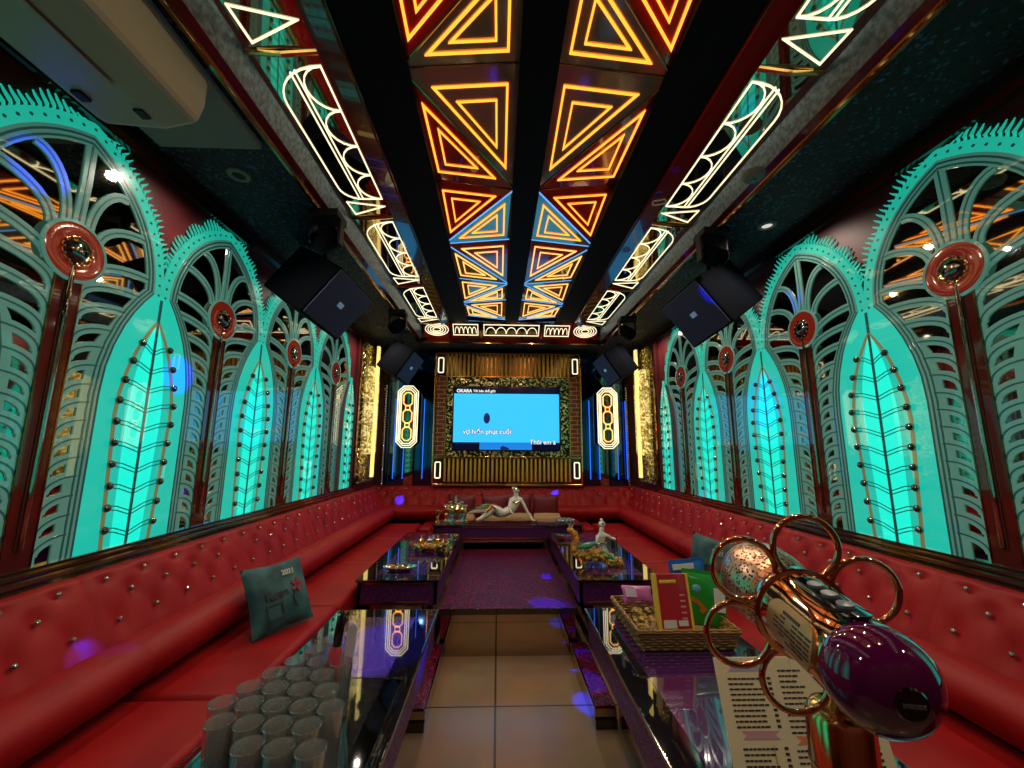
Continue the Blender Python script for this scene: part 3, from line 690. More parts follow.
# side bays of the back wall: tall mirror panels, sconces, gold lamps
for s in (-1, 1):
    x0, x1 = (XL, TX0) if s < 0 else (TX1, XR); side = sidew[s]
    n = 6; wd = (x1-x0)/n
    for i in range(n):
        k = i if s < 0 else n-1-i
        mname = ['mirror_dark', 'mirror_blue', 'mirror_blue', 'mirror_dark', 'mirror_blue', 'mirror_blue'][k]
        yy = [.05, .02, .07, .05, .02, .05][k]
        trim(MB().box(x0+wd*i+.004, x0+wd*(i+1)-.004, YB-yy, YB, .84, ZS), mname)
        if k in (1, 2, 4, 5): trim(MB().box(x0+wd*i+wd-.010, x0+wd*i+wd-.003, YB-.075, YB-.06, .95, 2.05 if k != 2 else 1.8), 'blue_fill')  # glowing strips added to throw blue onto the mirror panels
    bx = (x0+x1)/2+(.02 if s < 0 else 0)
    r = thing('chain_wall_light', (bx+s*-.02, YB-.13, 1.80), 'tall white octagon light with three linked rings, %s of the television' % side, 'wall light', 'linked ring lights beside the television')
    MB().prism(octo(.145, .43, .08), 0, .06, 'y').build('plate', 'mirror_dark', r)
    for a, b, c in ((.140, .425, .078), (.115, .398, .066), (.092, .372, .054)): MB().ribbon(octo(a, b, c), .011, -.012, 0, True).build('led_line', 'led_w', r)
    for zc in (-.24, 0, .24): MB().ribbon([(x, z+zc) for x, z in octo(.060, .092, .035)], .014, -.012, 0, True).build('led_ring', 'led_y', r)
    for zc in (-.12, .12): MB().ribbon([(-.03, zc-.03), (.03, zc-.03), (.03, zc+.03), (-.03, zc+.03)], .010, -.012, 0, True).build('led_link', 'led_y', r)
    # gold skyline lamp on the side wall
    gx = XL if s < 0 else XR
    r = thing('gold_wall_lamp', (gx-s*.06, 5.16, .93), 'tall stepped gold lamp glowing on the %s wall beyond the green arches' % side, 'wall lamp', 'stepped gold lamps')
    S = -s
    MB().box(min(-S*.06, 0), max(-S*.06, 0), -.26, .26, .02, 1.74).build('back_plate', 'speck', r)
    MB().box(min(0, S*.05), max(0, S*.05), -.20, .20, .38, 1.30).box(min(0, S*.06), max(0, S*.06), -.14, .14, .36, 1.45).build('shade', 'glowspeck', r)
    
    MB().box(min(S*.06, S*.09), max(S*.06, S*.09), -.030, .030, .08, 1.74).build('light_strip', 'led_g', r)
    MB().box(min(S*.06, S*.075), max(S*.06, S*.075), -.11, -.06, .42, 1.25).box(min(S*.06, S*.075), max(S*.06, S*.075), .06, .11, .42, 1.25).build('light_block', 'glowspeck', r)
    # slim crystal strip
    r = thing('crystal_strip', (gx-s*.14, 5.60, .862), 'slim sparkling crystal column in the %s back corner' % side, 'wall lamp', 'slim crystal columns')
    mb = MB()
    for i in range(38): mb.ball((0, 0, .03+i*.036), .018, 8, 5, (1, 1, .9))
    mb.build('crystals', 'chrome', r, smooth=True); MB().tube([(0, 0, 0), (0, 0, 1.42)], .007).build('rod', 'gold', r)

# ------------------------------------------------------------------ sofa
# profile in local (Y depth toward the wall at 0, Z); front is -Y
def sofa_module(L, lab, grp, full=True, seat=True, y_off=0, sx0=0., sx1=None, btn=True):
    root = thing('sofa_section', (0, 0, 0), lab, 'sofa', grp)
    def prof(t):     # backrest surface, t 0 (top) .. 1 (bottom)
        pts = [(-.035, .845), (-.055, .862), (-.085, .85), (-.115, .81), (-.16, .72), (-.215, .60)]
        f = t*(len(pts)-1); i = min(int(f), len(pts)-2); f -= i
        return pts[i][0]*(1-f)+pts[i+1][0]*f, pts[i][1]*(1-f)+pts[i+1][1]*f
    nx, nt = max(8, int(L/.02)), 22
    bt = []
    nb = max(1, int(round(L/.19)))
    pitch = L/nb
    for row, t in enumerate((.52, .70, .88)):
        for i in range(nb+(1 if row == 1 else 0)):
            x = (i+.5)*pitch if row != 1 else i*pitch
            if .03 < x < L-.03: bt.append((x, t))
    vs, fs = [], []
    for j in range(nt+1):
        t = j/nt; y, z = prof(t)
        for i in range(nx+1):
            x = L*i/nx; dpt = 0
            for bx_, bt_ in bt:
                r2 = ((x-bx_)**2+((t-bt_)*.32)**2)
                dpt = max(dpt, .016*math.exp(-r2/.0007)+.006*math.exp(-r2/.006))
            # diagonal pleats
            a = (x/pitch-.5); b_ = (t-.52)/.36
            if .45 < t < .95 and bt:
                p1 = abs(((a+b_+.5) % 1)-.5); p2 = abs(((a-b_+.5) % 1)-.5)
                dpt += .006*(math.exp(-((.5-p1)/.05)**2)+math.exp(-((.5-p2)/.05)**2))*0+ .0028*(math.exp(-(p1/.05)**2)+math.exp(-(p2/.05)**2))
            e = min(x, L-x); ed = .007*math.exp(-(e/.010)**2)
            vs.append((x, y+dpt*.9+ed, z-ed*.3-dpt*.3))
    for j in range(nt):
        for i in range(nx): a = j*(nx+1)+i; fs.append((a, a+1, a+nx+2, a+nx+1))
    mb = MB().add(vs, fs)
    # back and end closing
    mb.add([(0, 0, .845), (L, 0, .845), (L, 0, .50), (0, 0, .50), (L, -.035, .845), (0, -.035, .845), (0, -.215, .60), (L, -.215, .60), (0, -.215, .5), (L, -.215, .5)],
           [(0, 1, 4, 5), (0, 3, 2, 1), (3, 8, 9, 2), (6, 7, 9, 8)])
    cap = [prof(k/6) for k in range(7)]
    for xe in (0.001, L-.001): mb.add([(xe, p[0]+.014, p[1]-.005) for p in cap]+[(xe, -.215, .5), (xe, 0, .5), (xe, 0, .845)], [tuple(range(10))])
    bkr = mb.build('backrest', 'leather', root, smooth=True)
    # lumbar roll
    rl = MB(); ring = []
    n = 14; nxx = max(4, int(L/.05)); vs = []; fs = []
    for i in range(nxx+1):
        x = L*i/nxx; e = min(x, L-x); k = 1-.06*math.exp(-(e/.015)**2)
        for q in range(n+1):
            th = PI*.60-(PI*1.22)*q/n
            vs.append((x, -.235-.02-.155*k*math.cos(th-PI*.10)*1.0, .525+.105*k*math.sin(th)))
    for i in range(nxx):
        for q in range(n): a = i*(n+1)+q; fs.append((a, a+1, a+n+2, a+n+1))
    fs.append(tuple(range(n+1))); fs.append(tuple(nxx*(n+1)+q for q in range(n+1)))
    rl.add(vs, fs).build('lumbar_roll', 'leather', root, smooth=True)
    if seat:
        x1 = L if sx1 is None else sx1
        sb = MB(); sb.box(sx0+.003, x1-.003, -.75, -.12, .29, .435); sb.build('seat_cushion', 'leather', root, smooth=True, bevel=.028)
        MB().box(sx0, x1, -.72, -.05, .04, .30).build('seat_base', 'leather', root)
        MB().box(sx0, x1, -.69, -.05, 0, .05).build('plinth', 'black', root)
    if btn:
        for bx_, bt_ in bt:
            y, z = prof(bt_)
            o = MB().ball((0, 0, 0), .0105, 8, 5, (1, .8, 1)).build('crystal_button', 'chrome', bkr, smooth=True); o.location = (bx_, y+.008, z+.0)
    return root
m0 = sofa_module(.90, 'x', 'g')
# left bank: local +X -> world +Y would face -X, so left wall uses rz=+90deg (front -Y -> +X)
names = ['behind and beside the camera', 'nearest in view, by the lower edge of the frame', 'beside the blue cushion', 'just past the blue cushion', 'halfway along', 'last full one before the back corner', 'x']
ys = [-.08, .82, 1.72, 2.62, 3.52, 4.42]
desc = ['next to the camera', 'nearest the camera', 'under the blue printed cushion', 'just beyond the cushion', 'fourth along', 'last before the back corner']
for s in (-1, 1):
    for k, y in enumerate(ys):
        if s < 0: lo_, rz = (XL+.005, y, 0), PI/2
        else: lo_, rz = (XR-.005, y+.90, 0), -PI/2
        lab = 'red tufted leather sofa section along the %s wall, %s' % (sidew[s], desc[k])
        if s < 0 and k == 0: o = m0; o.location = lo_; o.rotation_euler = (0, 0, rz)
        else: o = dup(m0, lo_, rz)
        o['label'] = lab; o['group'] = 'red sofa sections, %s wall' % sidew[s]
    c = sofa_module(.40, 'red leather sofa corner piece where the %s wall meets the back wall' % sidew[s], 'red sofa corners', seat=False)
    if s < 0: c.location = (XL+.005, 5.32, 0); c.rotation_euler = (0, 0, PI/2)
    else: c.location = (XR-.005, 5.72, 0); c.rotation_euler = (0, 0, -PI/2)
Lb = (XR-XL-.012)/4
for k in range(4):
    sx0 = .76 if k == 0 else 0; sx1 = Lb-.76 if k == 3 else None
    c = sofa_module(Lb, 'red tufted leather sofa section on the back wall, %s' % ['in the left corner', 'under the left half of the television', 'under the right half of the television', 'in the right corner'][k], 'red sofa sections, back wall', seat=True, sx0=sx0, sx1=sx1)
    c.location = (XL+.006+Lb*k, YB-.006, 0)

# ------------------------------------------------------------------ tables
def table(nm, x0, x1, y0, y1, z, lab, cat='table', front='y0', border=.10, inner_side=1):
    """mirror-edged black glass table with glitter apron; base inset"""
    root = thing(nm, ((x0+x1)/2, (y0+y1)/2, 0), lab, cat, 'black glass tables')
    a, b = (x1-x0)/2, (y1-y0)/2
    MB().box(-a, a, -b, b, z-.012, z).build('glass_top', 'glassblack', root, bevel=.003)
    ed = MB(); ed.box(-a, a, -b-.003, -b, z-.016, z-.001); ed.box(-a, a, b, b+.003, z-.016, z-.001); ed.box(-a-.003, -a, -b, b, z-.016, z-.001); ed.box(a, a+.003, -b, b, z-.016, z-.001)
    ed.build('top_edge', 'chromedark', root)
    # purple glitter inlay set in the glass, mirror border round it
    MB().box(-a+border, a-border, -b+border, b-border, z, z+.0012).build('purple_inlay', 'inlay', root)
    i = .012
    for (p, q, r, s_, n2) in ((-a+i, a-i, -b+i, -b+i+.02, 'x'), (-a+i, a-i, b-i-.02, b-i, 'x'), (-a+i, -a+i+.02, -b+i, b-i, 'y'), (a-i-.02, a-i, -b+i, b-i, 'y')):
        MB().box(p, q, r, s_, z-.16, z-.012).build('apron', 'glit_dark', root)
    # mirrored lower cabinet, inset toward the sofa side
    MB().box(-a+.13 if inner_side >= 0 else -a+.06, a-.06 if inner_side >= 0 else a-.13, -b+.14, b-.14, 0, z-.155).build('mirror_base', 'mirror_bronze', root, bevel=.004)
    fr = MB(); h0, h1 = z-.145, z-.03
    fr.box(-a+.06, a-.06, -b+i-.006, -b+i, h0, h0+.010); fr.box(-a+.06, a-.06, -b+i-.006, -b+i, h1, h1+.010)
    fr.build('apron_trim', 'gold', root)
    return root
M['inlay'] = glitter('purple_inlay_glass', (.045, .008, .09), (.10, .01, .14), 300, .8, .18, .2, .10)
_b = M['inlay'].node_tree.nodes['Principled BSDF']; _b.inputs['Coat Weight'].default_value = 1.; _b.inputs['Coat Roughness'].default_value = .02; _b.inputs['Coat IOR'].default_value = 2.3
table('coffee_table', -.845, -.315, .35, 2.36, .50, 'long black glass table on the left in front, holding the drinking glasses', inner_side=-1)
table('coffee_table', .485, 1.14, .35, 2.36, .50, 'long black glass table on the right in front, holding basket, menu and microphone stand')
table('coffee_table', -.93, -.385, 2.86, 4.42, .50, 'black glass table on the left behind, holding a gold tray and a glass dish', inner_side=-1)
table('coffee_table', .545, 1.12, 2.84, 4.42, .50, 'black glass table on the right behind, under the orange dragon figurine')
table('coffee_table', -.70, .94, 4.56, 4.90, .545, 'wide black glass table across the back, holding the white reclining figurine', border=.04)
# glitter platform between the tables
pf = thing('glitter_platform', (.08, 3.70, 0), 'low purple glitter topped platform with mirrored front between the tables', 'platform')
MB().box(-.462, .462, -.78, .84, .285, .30).build('glitter_top', 'glit_red', pf)
MB().box(-.455, .455, -.77, .84, 0, .285).build('mirror_body', 'mirror_bronze', pf)
MB().box(-.462, .462, -.790, -.782, .262, .300).build('front_edge', 'trimdark', pf)
for s, x0, x1 in ((-1, -.455, -.345), (1, .495, .605)):
    r = thing('glitter_plinth', ((x0+x1)/2, 2.58, 0), 'low red purple glitter ledge with mirror sides at the foot of the %s tables' % sidew[s], 'plinth', 'floor ledges')
    h = (x1-x0)/2
    MB().box(-h, h, -.36, .32, .0, .085).build('mirror_body', 'mirror_bronze', r)
    MB().box(-h+.008, h-.008, -.35, .32, .085, .093).build('glitter_top', 'glit_red', r)
    MB().box(-h, h, -.375, -.36, 0, .04).build('end_strip', 'trimdark', r)
    MB().box(-s*h-.004, -s*h+.004, -.36, .32, .08, .095).build('chrome_edge', 'chrome', r)

# ------------------------------------------------------------------ loudspeakers, spotlights, downlights, air conditioner
def frame_from(fwd, upv, loc):
    f = Vector(fwd).normalized(); x = f.cross(Vector(upv)).normalized(); z = x.cross(f)
    # local -Y = forward
    return Matrix(((-x.x, -f.x, z.x, loc[0]), (-x.y, -f.y, z.y, loc[1]), (-x.z, -f.z, z.z, loc[2]), (0, 0, 0, 1)))
def speaker(loc_, fwd, up, w, h, d, lab, hang):
    mt = frame_from(fwd, up, loc_)
    r = thing('loudspeaker', loc_, lab, 'loudspeaker', 'hanging loudspeakers', mtx=mt)
    mb = MB().prism([(-w/2, 0), (w/2, 0), (w/2, d*.5), (w/2*.72, d), (-w/2*.72, d), (-w/2, d*.5)], -h/2, h/2, 'z')
    mb.build('cabinet', 'speaker', r, bevel=.012)
    gr_ = MB().box(-w/2+.012, w/2-.012, -.012, 0, -h/2+.012, h/2-.012).build('grille', 'grille', r, bevel=.006)
    MB().box(-.022, .022, -.016, -.012, -.014, .022).build('badge', 'badge', gr_)
    inv = mt.inverted(); a = inv @ Vector((hang[0], hang[1], ZS)); c = Vector((0, d*.5, 0))
    MB().tube([c, c+(a-c)*.5, a], .016).build('bracket', 'black', r, smooth=True)
    return r
speaker((-1.07, 2.60, 2.30), (.72, -.36, -.50), (.60, .1, 1), .37, .38, .54, 'large black loudspeaker hanging at the left soffit, nearest of the left pair', (-1.3, 2.85))
speaker((1.36, 2.64, 2.29), (-.72, -.36, -.50), (-.60, .1, 1), .37, .38, .54, 'large black loudspeaker hanging at the right soffit, nearest of the right pair', (1.6, 2.85))
speaker((-1.08, 4.85, 2.33), (.75, -.30, -.45), (.5, .1, 1), .30, .38, .36, 'far black loudspeaker hanging left of the television', (-1.3, 5.3))
speaker((1.33, 4.85, 2.33), (-.75, -.30, -.45), (-.5, .1, 1), .30, .38, .36, 'far black loudspeaker hanging right of the television', (1.62, 5.3))
def spot_fixture(x, y, s, lab):
    r = thing('stage_spotlight', (x, y, ZS), lab, 'stage light', 'black moving stage lights')
    MB().box(-.085, .085, -.075, .075, -.045, 0).build('base', 'black', r, bevel=.006)
    MB().box(-.09, -.072, -.03, .03, -.20, -.04).box(.072, .09, -.03, .03, -.20, -.04).box(-.09, .09, -.03, .03, -.055, -.044).build('yoke', 'black', r, bevel=.004)
    h = MB().lathe([(.045, -.09), (.062, -.06), (.066, .03), (.058, .08), (.05, .082), (.045, .07), (0, .068)], 20).build('head', 'speaker', r, smooth=True)
    h.location = (0, 0, -.16); h.rotation_euler = (2.2, 0, s*.4)
    return r
SPOTS = [(-1.05, 2.30), (1.38, 2.40), (-1.05, 4.05), (1.38, 4.15)]
for (x, y), s, lab in zip(SPOTS, (-1, 1, -1, 1), ('on the left soffit lip in front of the big loudspeaker', 'on the right soffit lip near the round downlight', 'far along the left soffit lip', 'far along the right soffit lip')):
    spot_fixture(x, y, s, 'black moving head stage light '+lab)
for i, (x, y) in enumerate(DOWN):  # only the one with the bright lens is real, the others are added
    r = thing('downlight', (x, y, ZS), 'small round recessed downlight %s soffit, %s' % ('left' if x < 0 else 'right', ['over the camera for extra light', 'nearest in view', 'third along', 'farthest for extra light'][i % 4]), 'downlight', 'soffit downlights')
    MB().lathe([(.030, -.001), (.034, -.010), (.052, -.008), (.055, 0)], 28).build('ring', 'board', r, smooth=True)
    MB().lathe([(0, -.003), (.030, -.003), (.030, 0), (0, 0)], 24).build('lens', 'lampface' if i == 5 else 'black', r)
r = thing('smoke_detector', (1.30, 1.83, ZS), 'round pale smoke detector on the right soffit edge near the white light panels', 'smoke detector')
MB().lathe([(.055, 0), (.055, -.012), (.045, -.03), (.02, -.036), (0, -.036)], 28).build('body', 'board', r, smooth=True); MB().lathe([(.012, -.036), (.010, -.042), (0, -.042)], 12).build('sensor', 'chromedark', r)
ac = thing('air_conditioner', (-1.30, .55, 2.62), 'cream ceiling air conditioner with a long dark outlet slot at top left', 'air conditioner')
pf_ = [(-.20, .112), (-.22, .02), (-.21, -.04), (-.16, -.085), (.06, -.10), (.17, -.07), (.19, 0), (.19, .112)]
MB().prism(pf_, -.85, .82, 'y').build('body', 'cream', ac, bevel=.02)
MB().prism([(-.217, -.035), (-.205, -.055), (-.165, -.092), (-.185, -.088)], -.75, .60, 'y').build('outlet_slot', 'black', ac)
MB().prism([(-.14, -.094), (.05, -.106), (.05, -.112), (-.14, -.100)], -.76, .62, 'y').build('flap', 'cream', ac, bevel=.003)
for q in (.68, .68): pass
MB().box(-.13, -.10, .66, .70, -.100, -.088).box(.02, .05, .72, .76, -.106, -.09).build('screw_cap', 'black', ac)
tag(MB().box(-1.58, -1.12, -.3, 1.72, 2.735, 2.77).build('mounting_board', 'board', bevel=.003), 'pale grey board on the left soffit behind the air conditioner', 'board')

# ------------------------------------------------------------------ cushions
def cushion_mesh(w, h, t, n=18):
    vs, fs = [], []
    for sgn in (-1, 1):
        for j in range(n+1):
            for i in range(n+1):
                u, v = 2*i/n-1, 2*j/n-1
                k = max(0, (1-u**2)*(1-v**2))**.42
                pin = 1-.07*(1-abs(u))*abs(v)**3
                pin2 = 1-.07*(1-abs(v))*abs(u)**3
                vs.append((u*w/2*pin2, sgn*t/2*k, v*h/2*pin))
    m = (n+1)**2
    for q in (0, m):
        for j in range(n):
            for i in range(n): a = q+j*(n+1)+i; fs.append((a, a+1, a+n+2, a+n+1))
    return MB().add(vs, fs)
def printed_cushion(loc_, fwd, up, lab):
    r = thing('cushion', loc_, lab, 'cushion', 'teal printed cushions', mtx=frame_from(fwd, up, loc_))
    r.scale = (.78, .80, .80)
    cushion_mesh(.42, .42, .15).build('cover', 'cush', r, smooth=True)
    text('print_text', '2021', .045, 'cushtxt', r, (.0, -.078, .10), off=.002)
    text('print_text', 'Rose', .075, 'cushdark', r, (-.13, -.079, -.03), off=.003)
    mb = MB().ribbon([(-.13, -.14), (-.03, -.14), (-.03, -.06), (-.13, -.06)], .010, -.076, -.070, True); mb.build('print_frame', 'cushdark', r)
    f = MB()
    for k in range(5): f.ribbon([(.09, .02), (.09+.045*math.cos(k*1.25), .02+.045*math.sin(k*1.25))], .022, -.079, -.073)
    f.build('print_flower', 'cushred', r)
    MB().ribbon([(.09, .02), (.05, -.05), (.07, -.12)], .006, -.079, -.073).build('print_stem', 'cushdark', r)
printed_cushion((-1.15, 2.31, .595), (.78, -.44, .48), (-.45, .25, 1), 'dark teal printed cushion leaning on the left red sofa')
printed_cushion((1.36, 2.62, .64), (-.75, -.60, .2), (.35, .1, 1), 'dark teal printed cushion on the right red sofa behind the snack packets')
for i, (x, lab) in enumerate(((-.44, 'left, behind the jewelled box'), (-.03, 'middle, behind the reclining figurine'), (.26, 'next to the figurine\'s raised arm'), (.60, 'right, behind the glass ashtray'))):
    r = thing('satin_cushion', (x, 5.16, .56), 'maroon and tan satin cushion on the back sofa, '+lab, 'cushion', 'maroon and tan cushions')
    cushion_mesh(.34, .34, .13, 12).build('cover', 'maroon', r, smooth=True).location = (0, .03, .07)
    MB().tube([(-.165, 0, 0), (-.15, -.01, 0), (0, -.02, .0), (.15, -.01, 0), (.165, 0, 0)], [.03, .075, .08, .075, .03], 14).build('bolster', 'tan', r, smooth=True).location = (0, -.09, -.04)

# ------------------------------------------------------------------ figurines on the tables
tz = .5465
f = thing('reclining_figurine', (.10, 4.74, tz), 'white reclining woman figurine with gold drapery on the back table', 'figurine')
N = [((.0, 0, .075), .062), ((.06, 0, .13), .055), ((.10, 0, .20), .058), ((.115, 0, .255), .042), ((.115, -.005, .285), .020), ((.11, -.01, .325), .036),
     ((.165, 0, .25), .024), ((.215, -.01, .16), .019), ((.27, -.02, .06), .014), ((.30, -.035, .022), .015), ((.33, -.04, .018), .008),
     ((.055, 0, .245), .022), ((.03, -.03, .17), .017), ((.055, -.06, .11), .013), ((.08, -.065, .095), .012),
     ((-.06, -.02, .10), .052), ((-.15, -.05, .165), .046), ((-.20, -.07, .10), .036), ((-.27, -.07, .05), .028), ((-.34, -.09, .03), .016),
     ((-.06, .04, .07), .046), ((-.20, .04, .13), .044), ((-.33, .03, .12), .032), ((-.40, .02, .10), .020), ((-.43, .01, .09), .010)]
E_ = [(0, 1), (1, 2), (2, 3), (3, 4), (4, 5), (3, 6), (6, 7), (7, 8), (8, 9), (9, 10), (3, 11), (11, 12), (12, 13), (13, 14), (0, 15), (15, 16), (16, 17), (17, 18), (18, 19), (0, 20), (20, 21), (21, 22), (22, 23), (23, 24)]
skin('body', N, E_, 'white', f)
MB().ball((.112, 0, .345), .040, 14, 8, (1, 1.05, .85)).ball((.085, .02, .365), .022, 10, 6).build('hair', 'white', f, smooth=True)
MB().lathe([(.040, .0), (.043, .006), (.030, .02), (.012, .035), (0, .04)], 16, (.108, 0, .352)).build('crown', 'gold', f, smooth=True)
fc = MB()
for x in (-.012, .012): fc.ball((.108+x, -.046, .328), .0035, 8, 5)
fc.build('eyes', 'black', f); MB().ball((.108, -.049, .318), .006, 8, 5, (.7, 1, 1)).build('nose', 'white', f); MB().box(.100, .116, -.047, -.043, .306, .309).build('mouth', 'red', f)
MB().tube([(-.42, 0, .125), (-.33, .01, .158), (-.24, .0, .175), (-.15, -.02, .185), (-.06, -.02, .165)], [.008, .018, .020, .02, .012], 8).tube([(-.10, -.075, .14), (-.16, -.09, .18), (-.23, -.10, .12)], .014, 8).build('drapery', 'gold', f, smooth=True)
MB().tube([(.075, -.045, .23), (.11, -.055, .215), (.15, -.045, .23)], .008, 8).ball((.11, -.055, .205), .010).build('necklace', 'gold', f, smooth=True)
for k in range(5):
    pass
MB().box(-.45, .35, -.11, .09, 0, .006).build('mirror_stand', 'mirror_dark', f)
j = thing('jewelled_box', (-.47, 4.73, tz), 'silver and gold domed ornament box with crystal finials on the back table', 'ornament')
MB().lathe([(.13, 0), (.135, .02), (.12, .035), (.125, .06), (.13, .09), (.11, .11)], 24, sy=.62).build('base', 'chrome', j, smooth=True)
MB().lathe([(.125, .11), (.13, .135), (.12, .16), (.085, .185), (.05, .20), (.02, .21), (0, .212)], 24, sy=.62).build('lid', 'gold', j, smooth=True)
mb = MB(); fb = MB()
for k in range(12):
    a = 2*PI*k/12; mb.ball((.122*math.cos(a), .076*math.sin(a), .175), .014, 8, 5); fb.ball((.134*math.cos(a), .083*math.sin(a), .012), .012, 8, 5)
for k in range(8):
    a = 2*PI*k/8; mb.ball((.075*math.cos(a), .046*math.sin(a), .215), .012, 8, 5)
mb.ball((0, 0, .235), .020).ball((0, 0, .262), .012).ball((0, 0, .280), .007).build('crystal_finials', 'chrome', j, smooth=True); fb.build('feet', 'gold', j, smooth=True)
mb = MB()
for k in range(6): mb.ball((-.07+.028*k, -.083, .10), .011, 8, 5)
mb.build('front_beads', 'black', j, smooth=True)
g = thing('gold_goblet', (-.665, 4.70, tz), 'small gold trophy like goblet at the left end of the back table', 'ornament')
MB().lathe([(.036, 0), (.036, .010), (.014, .02), (.011, .045), (.022, .055), (.012, .068), (.03, .10), (.036, .13), (.032, .13), (.02, .10), (0, .085)], 18).build('cup', 'gold', g, smooth=True)
for s in (-1, 1): MB().tube([(s*.03, 0, .125), (s*.05, 0, .115), (s*.045, 0, .09), (s*.026, 0, .085)], .004, 6).build('handle', 'gold', g, smooth=True)
def ashtray(loc_, lab, m1='chrome', r_=.085):
    a = thing('ashtray', loc_, lab, 'ashtray', 'dishes on the tables')
    n = 12; mb = MB()
    for k in range(n):
        t = 2*PI*k/n; mb.ball((r_*math.cos(t), r_*.75*math.sin(t), .024), .022, 8, 5, (1, 1, .9))
    mb.build('scalloped_rim', m1, a, smooth=True)
    MB().lathe([(r_*.8, 0), (r_, .012), (r_*.95, .04), (r_*.7, .035), (r_*.55, .012), (0, .010)], 24, sy=.75).build('bowl', 'acrylic', a, smooth=True)
    return a
ashtray((.77, 4.70, tz), 'round crystal and gold ashtray on the right part of the back table')
# gold tray
t = thing('gold_sweet_tray', (-.58, 3.66, .5015), 'openwork gold tray with glass cups on the left rear table', 'tray')
MB().lathe([(0, .015), (.12, .015), (.155, .03), (.16, .045), (.15, .045), (.12, .024), (0, .022)], 28, sy=.7).build('dish', 'gold', t, smooth=True)
mb = MB()
for k in range(16):
    a = 2*PI*k/16; mb.tube([(.155*math.cos(a), .108*math.sin(a), .04), (.165*math.cos(a+.1), .115*math.sin(a+.1), .065), (.155*math.cos(a+.39), .108*math.sin(a+.39), .04)], .006, 6)
for k in range(6): mb.ball((.12*math.cos(k*PI/3), .08*math.sin(k*PI/3), .010), .012, 8, 5)
mb.build('scroll_rim', 'gold', t, smooth=True)
for k, (x, y) in enumerate(((-.07, 0), (.0, -.02), (.07, .01), (.02, .045))):
    MB().lathe([(.018, .022), (.026, .06), (.024, .085), (.008, .10), (.010, .11), (0, .118)], 14, (x, y, 0)).build('cup', 'chrome' if k % 2 else 'gold', t, smooth=True)
t = thing('glass_dish', (-.69, 3.06, .5015), 'oval chrome rimmed dish in front of the gold tray on the left rear table', 'dish')
MB().lathe([(.07, 0), (.10, .015), (.115, .03), (.120, .032), (.11, .022), (.075, .008), (0, .006)], 28, sy=.55).build('bowl', 'chrome', t, smooth=True)
mb = MB()
for k in range(7): mb.ball((-.05+.018*k, .012*math.sin(k*2.1), .022), .011, 8, 5)
mb.build('sweets', 'gold', t, smooth=True)
# dragon lady figurine
d = thing('dragon_figurine', (.74, 3.20, .5015), 'orange gold dragon figurine with a white lady riding it, right rear table', 'figurine')
body = [((-.17, .0, .235), .020), ((-.145, .0, .21), .032), ((-.14, 0, .155), .030), ((-.165, 0, .105), .034), ((-.12, 0, .065), .042), ((-.04, 0, .07), .050), ((.04, -.01, .075), .048), ((.10, -.02, .045), .036), ((.15, -.03, .025), .022), ((.19, -.03, .022), .010)]
skin('dragon_body', body, [(i, i+1) for i in range(len(body)-1)], 'orange', d)
mb = MB()
for i in range(90):
    k = i/89*8.99; a = int(k); fr_ = k-a; p = Vector(body[a][0]).lerp(Vector(body[min(a+1, 9)][0]), fr_); rr = body[a][1]
    ang = i*2.4; mb.ball(p+Vector((.2*rr, -rr*.9*abs(math.cos(ang)), rr*.8*math.sin(ang))), .015+.006*random.random(), 7, 4)
mb.build('scales', 'orange', d, smooth=True)
gm = MB(); gm.tube([(-.13, -.045, .13), (-.06, -.055, .145), (.0, -.05, .165)], [.012, .026, .010], 8); gm.tube([(.06, -.05, .10), (.10, -.055, .07), (.15, -.055, .035)], [.01, .02, .008], 8); gm.build('green_sash', 'jade', d, smooth=True)
hd = MB(); hd.ball((-.18, -.01, .25), .028, 10, 6, (1, .8, .8)); hd.tube([(-.17, 0, .27), (-.15, 0, .30)], [.008, .003]); hd.tube([(-.19, -.02, .27), (-.185, -.02, .305)], [.008, .003]); hd.build('dragon_head', 'orange', d, smooth=True)
mb = MB()
for x, y in ((-.12, -.05), (-.02, .05), (.08, -.06)): mb.tube([(x, y*.6, .05), (x+.01, y*1.2, .02), (x+.035, y*1.3, .008)], [.014, .012, .008])
mb.build('claws', 'gold', d, smooth=True)
lady = [((.045, 0, .12), .036), ((.05, 0, .17), .030), ((.06, 0, .215), .034), ((.06, 0, .24), .014), ((.065, 0, .275), .026), ((.09, -.01, .215), .014), ((.13, -.02, .195), .010), ((.165, -.03, .185), .011), ((.03, -.02, .205), .014), ((.01, -.035, .165), .010), ((.035, -.045, .15), .010), ((.08, -.02, .09), .026), ((.10, -.03, .04), .018)]
skin('lady_body', lady, [(0, 1), (1, 2), (2, 3), (3, 4), (2, 5), (5, 6), (6, 7), (2, 8), (8, 9), (9, 10), (0, 11), (11, 12)], 'white', d)
MB().ball((.066, .008, .288), .028, 12, 7, (1, 1, .9)).ball((.066, .015, .318), .014).build('lady_hair', 'white', d, smooth=True)
MB().ribbon([(.06, .302), (.075, .302)], .01, -.03, -.02).tube([(.03, -.036, .16), (.06, -.04, .155), (.085, -.034, .16)], .008).build('gold_belt', 'gold', d, smooth=True)
MB().tube([(.165, -.03, .10), (.165, -.03, .195), (.167, -.03, .21)], [.006, .006, .010]).build('staff', 'golddark', d, smooth=True)
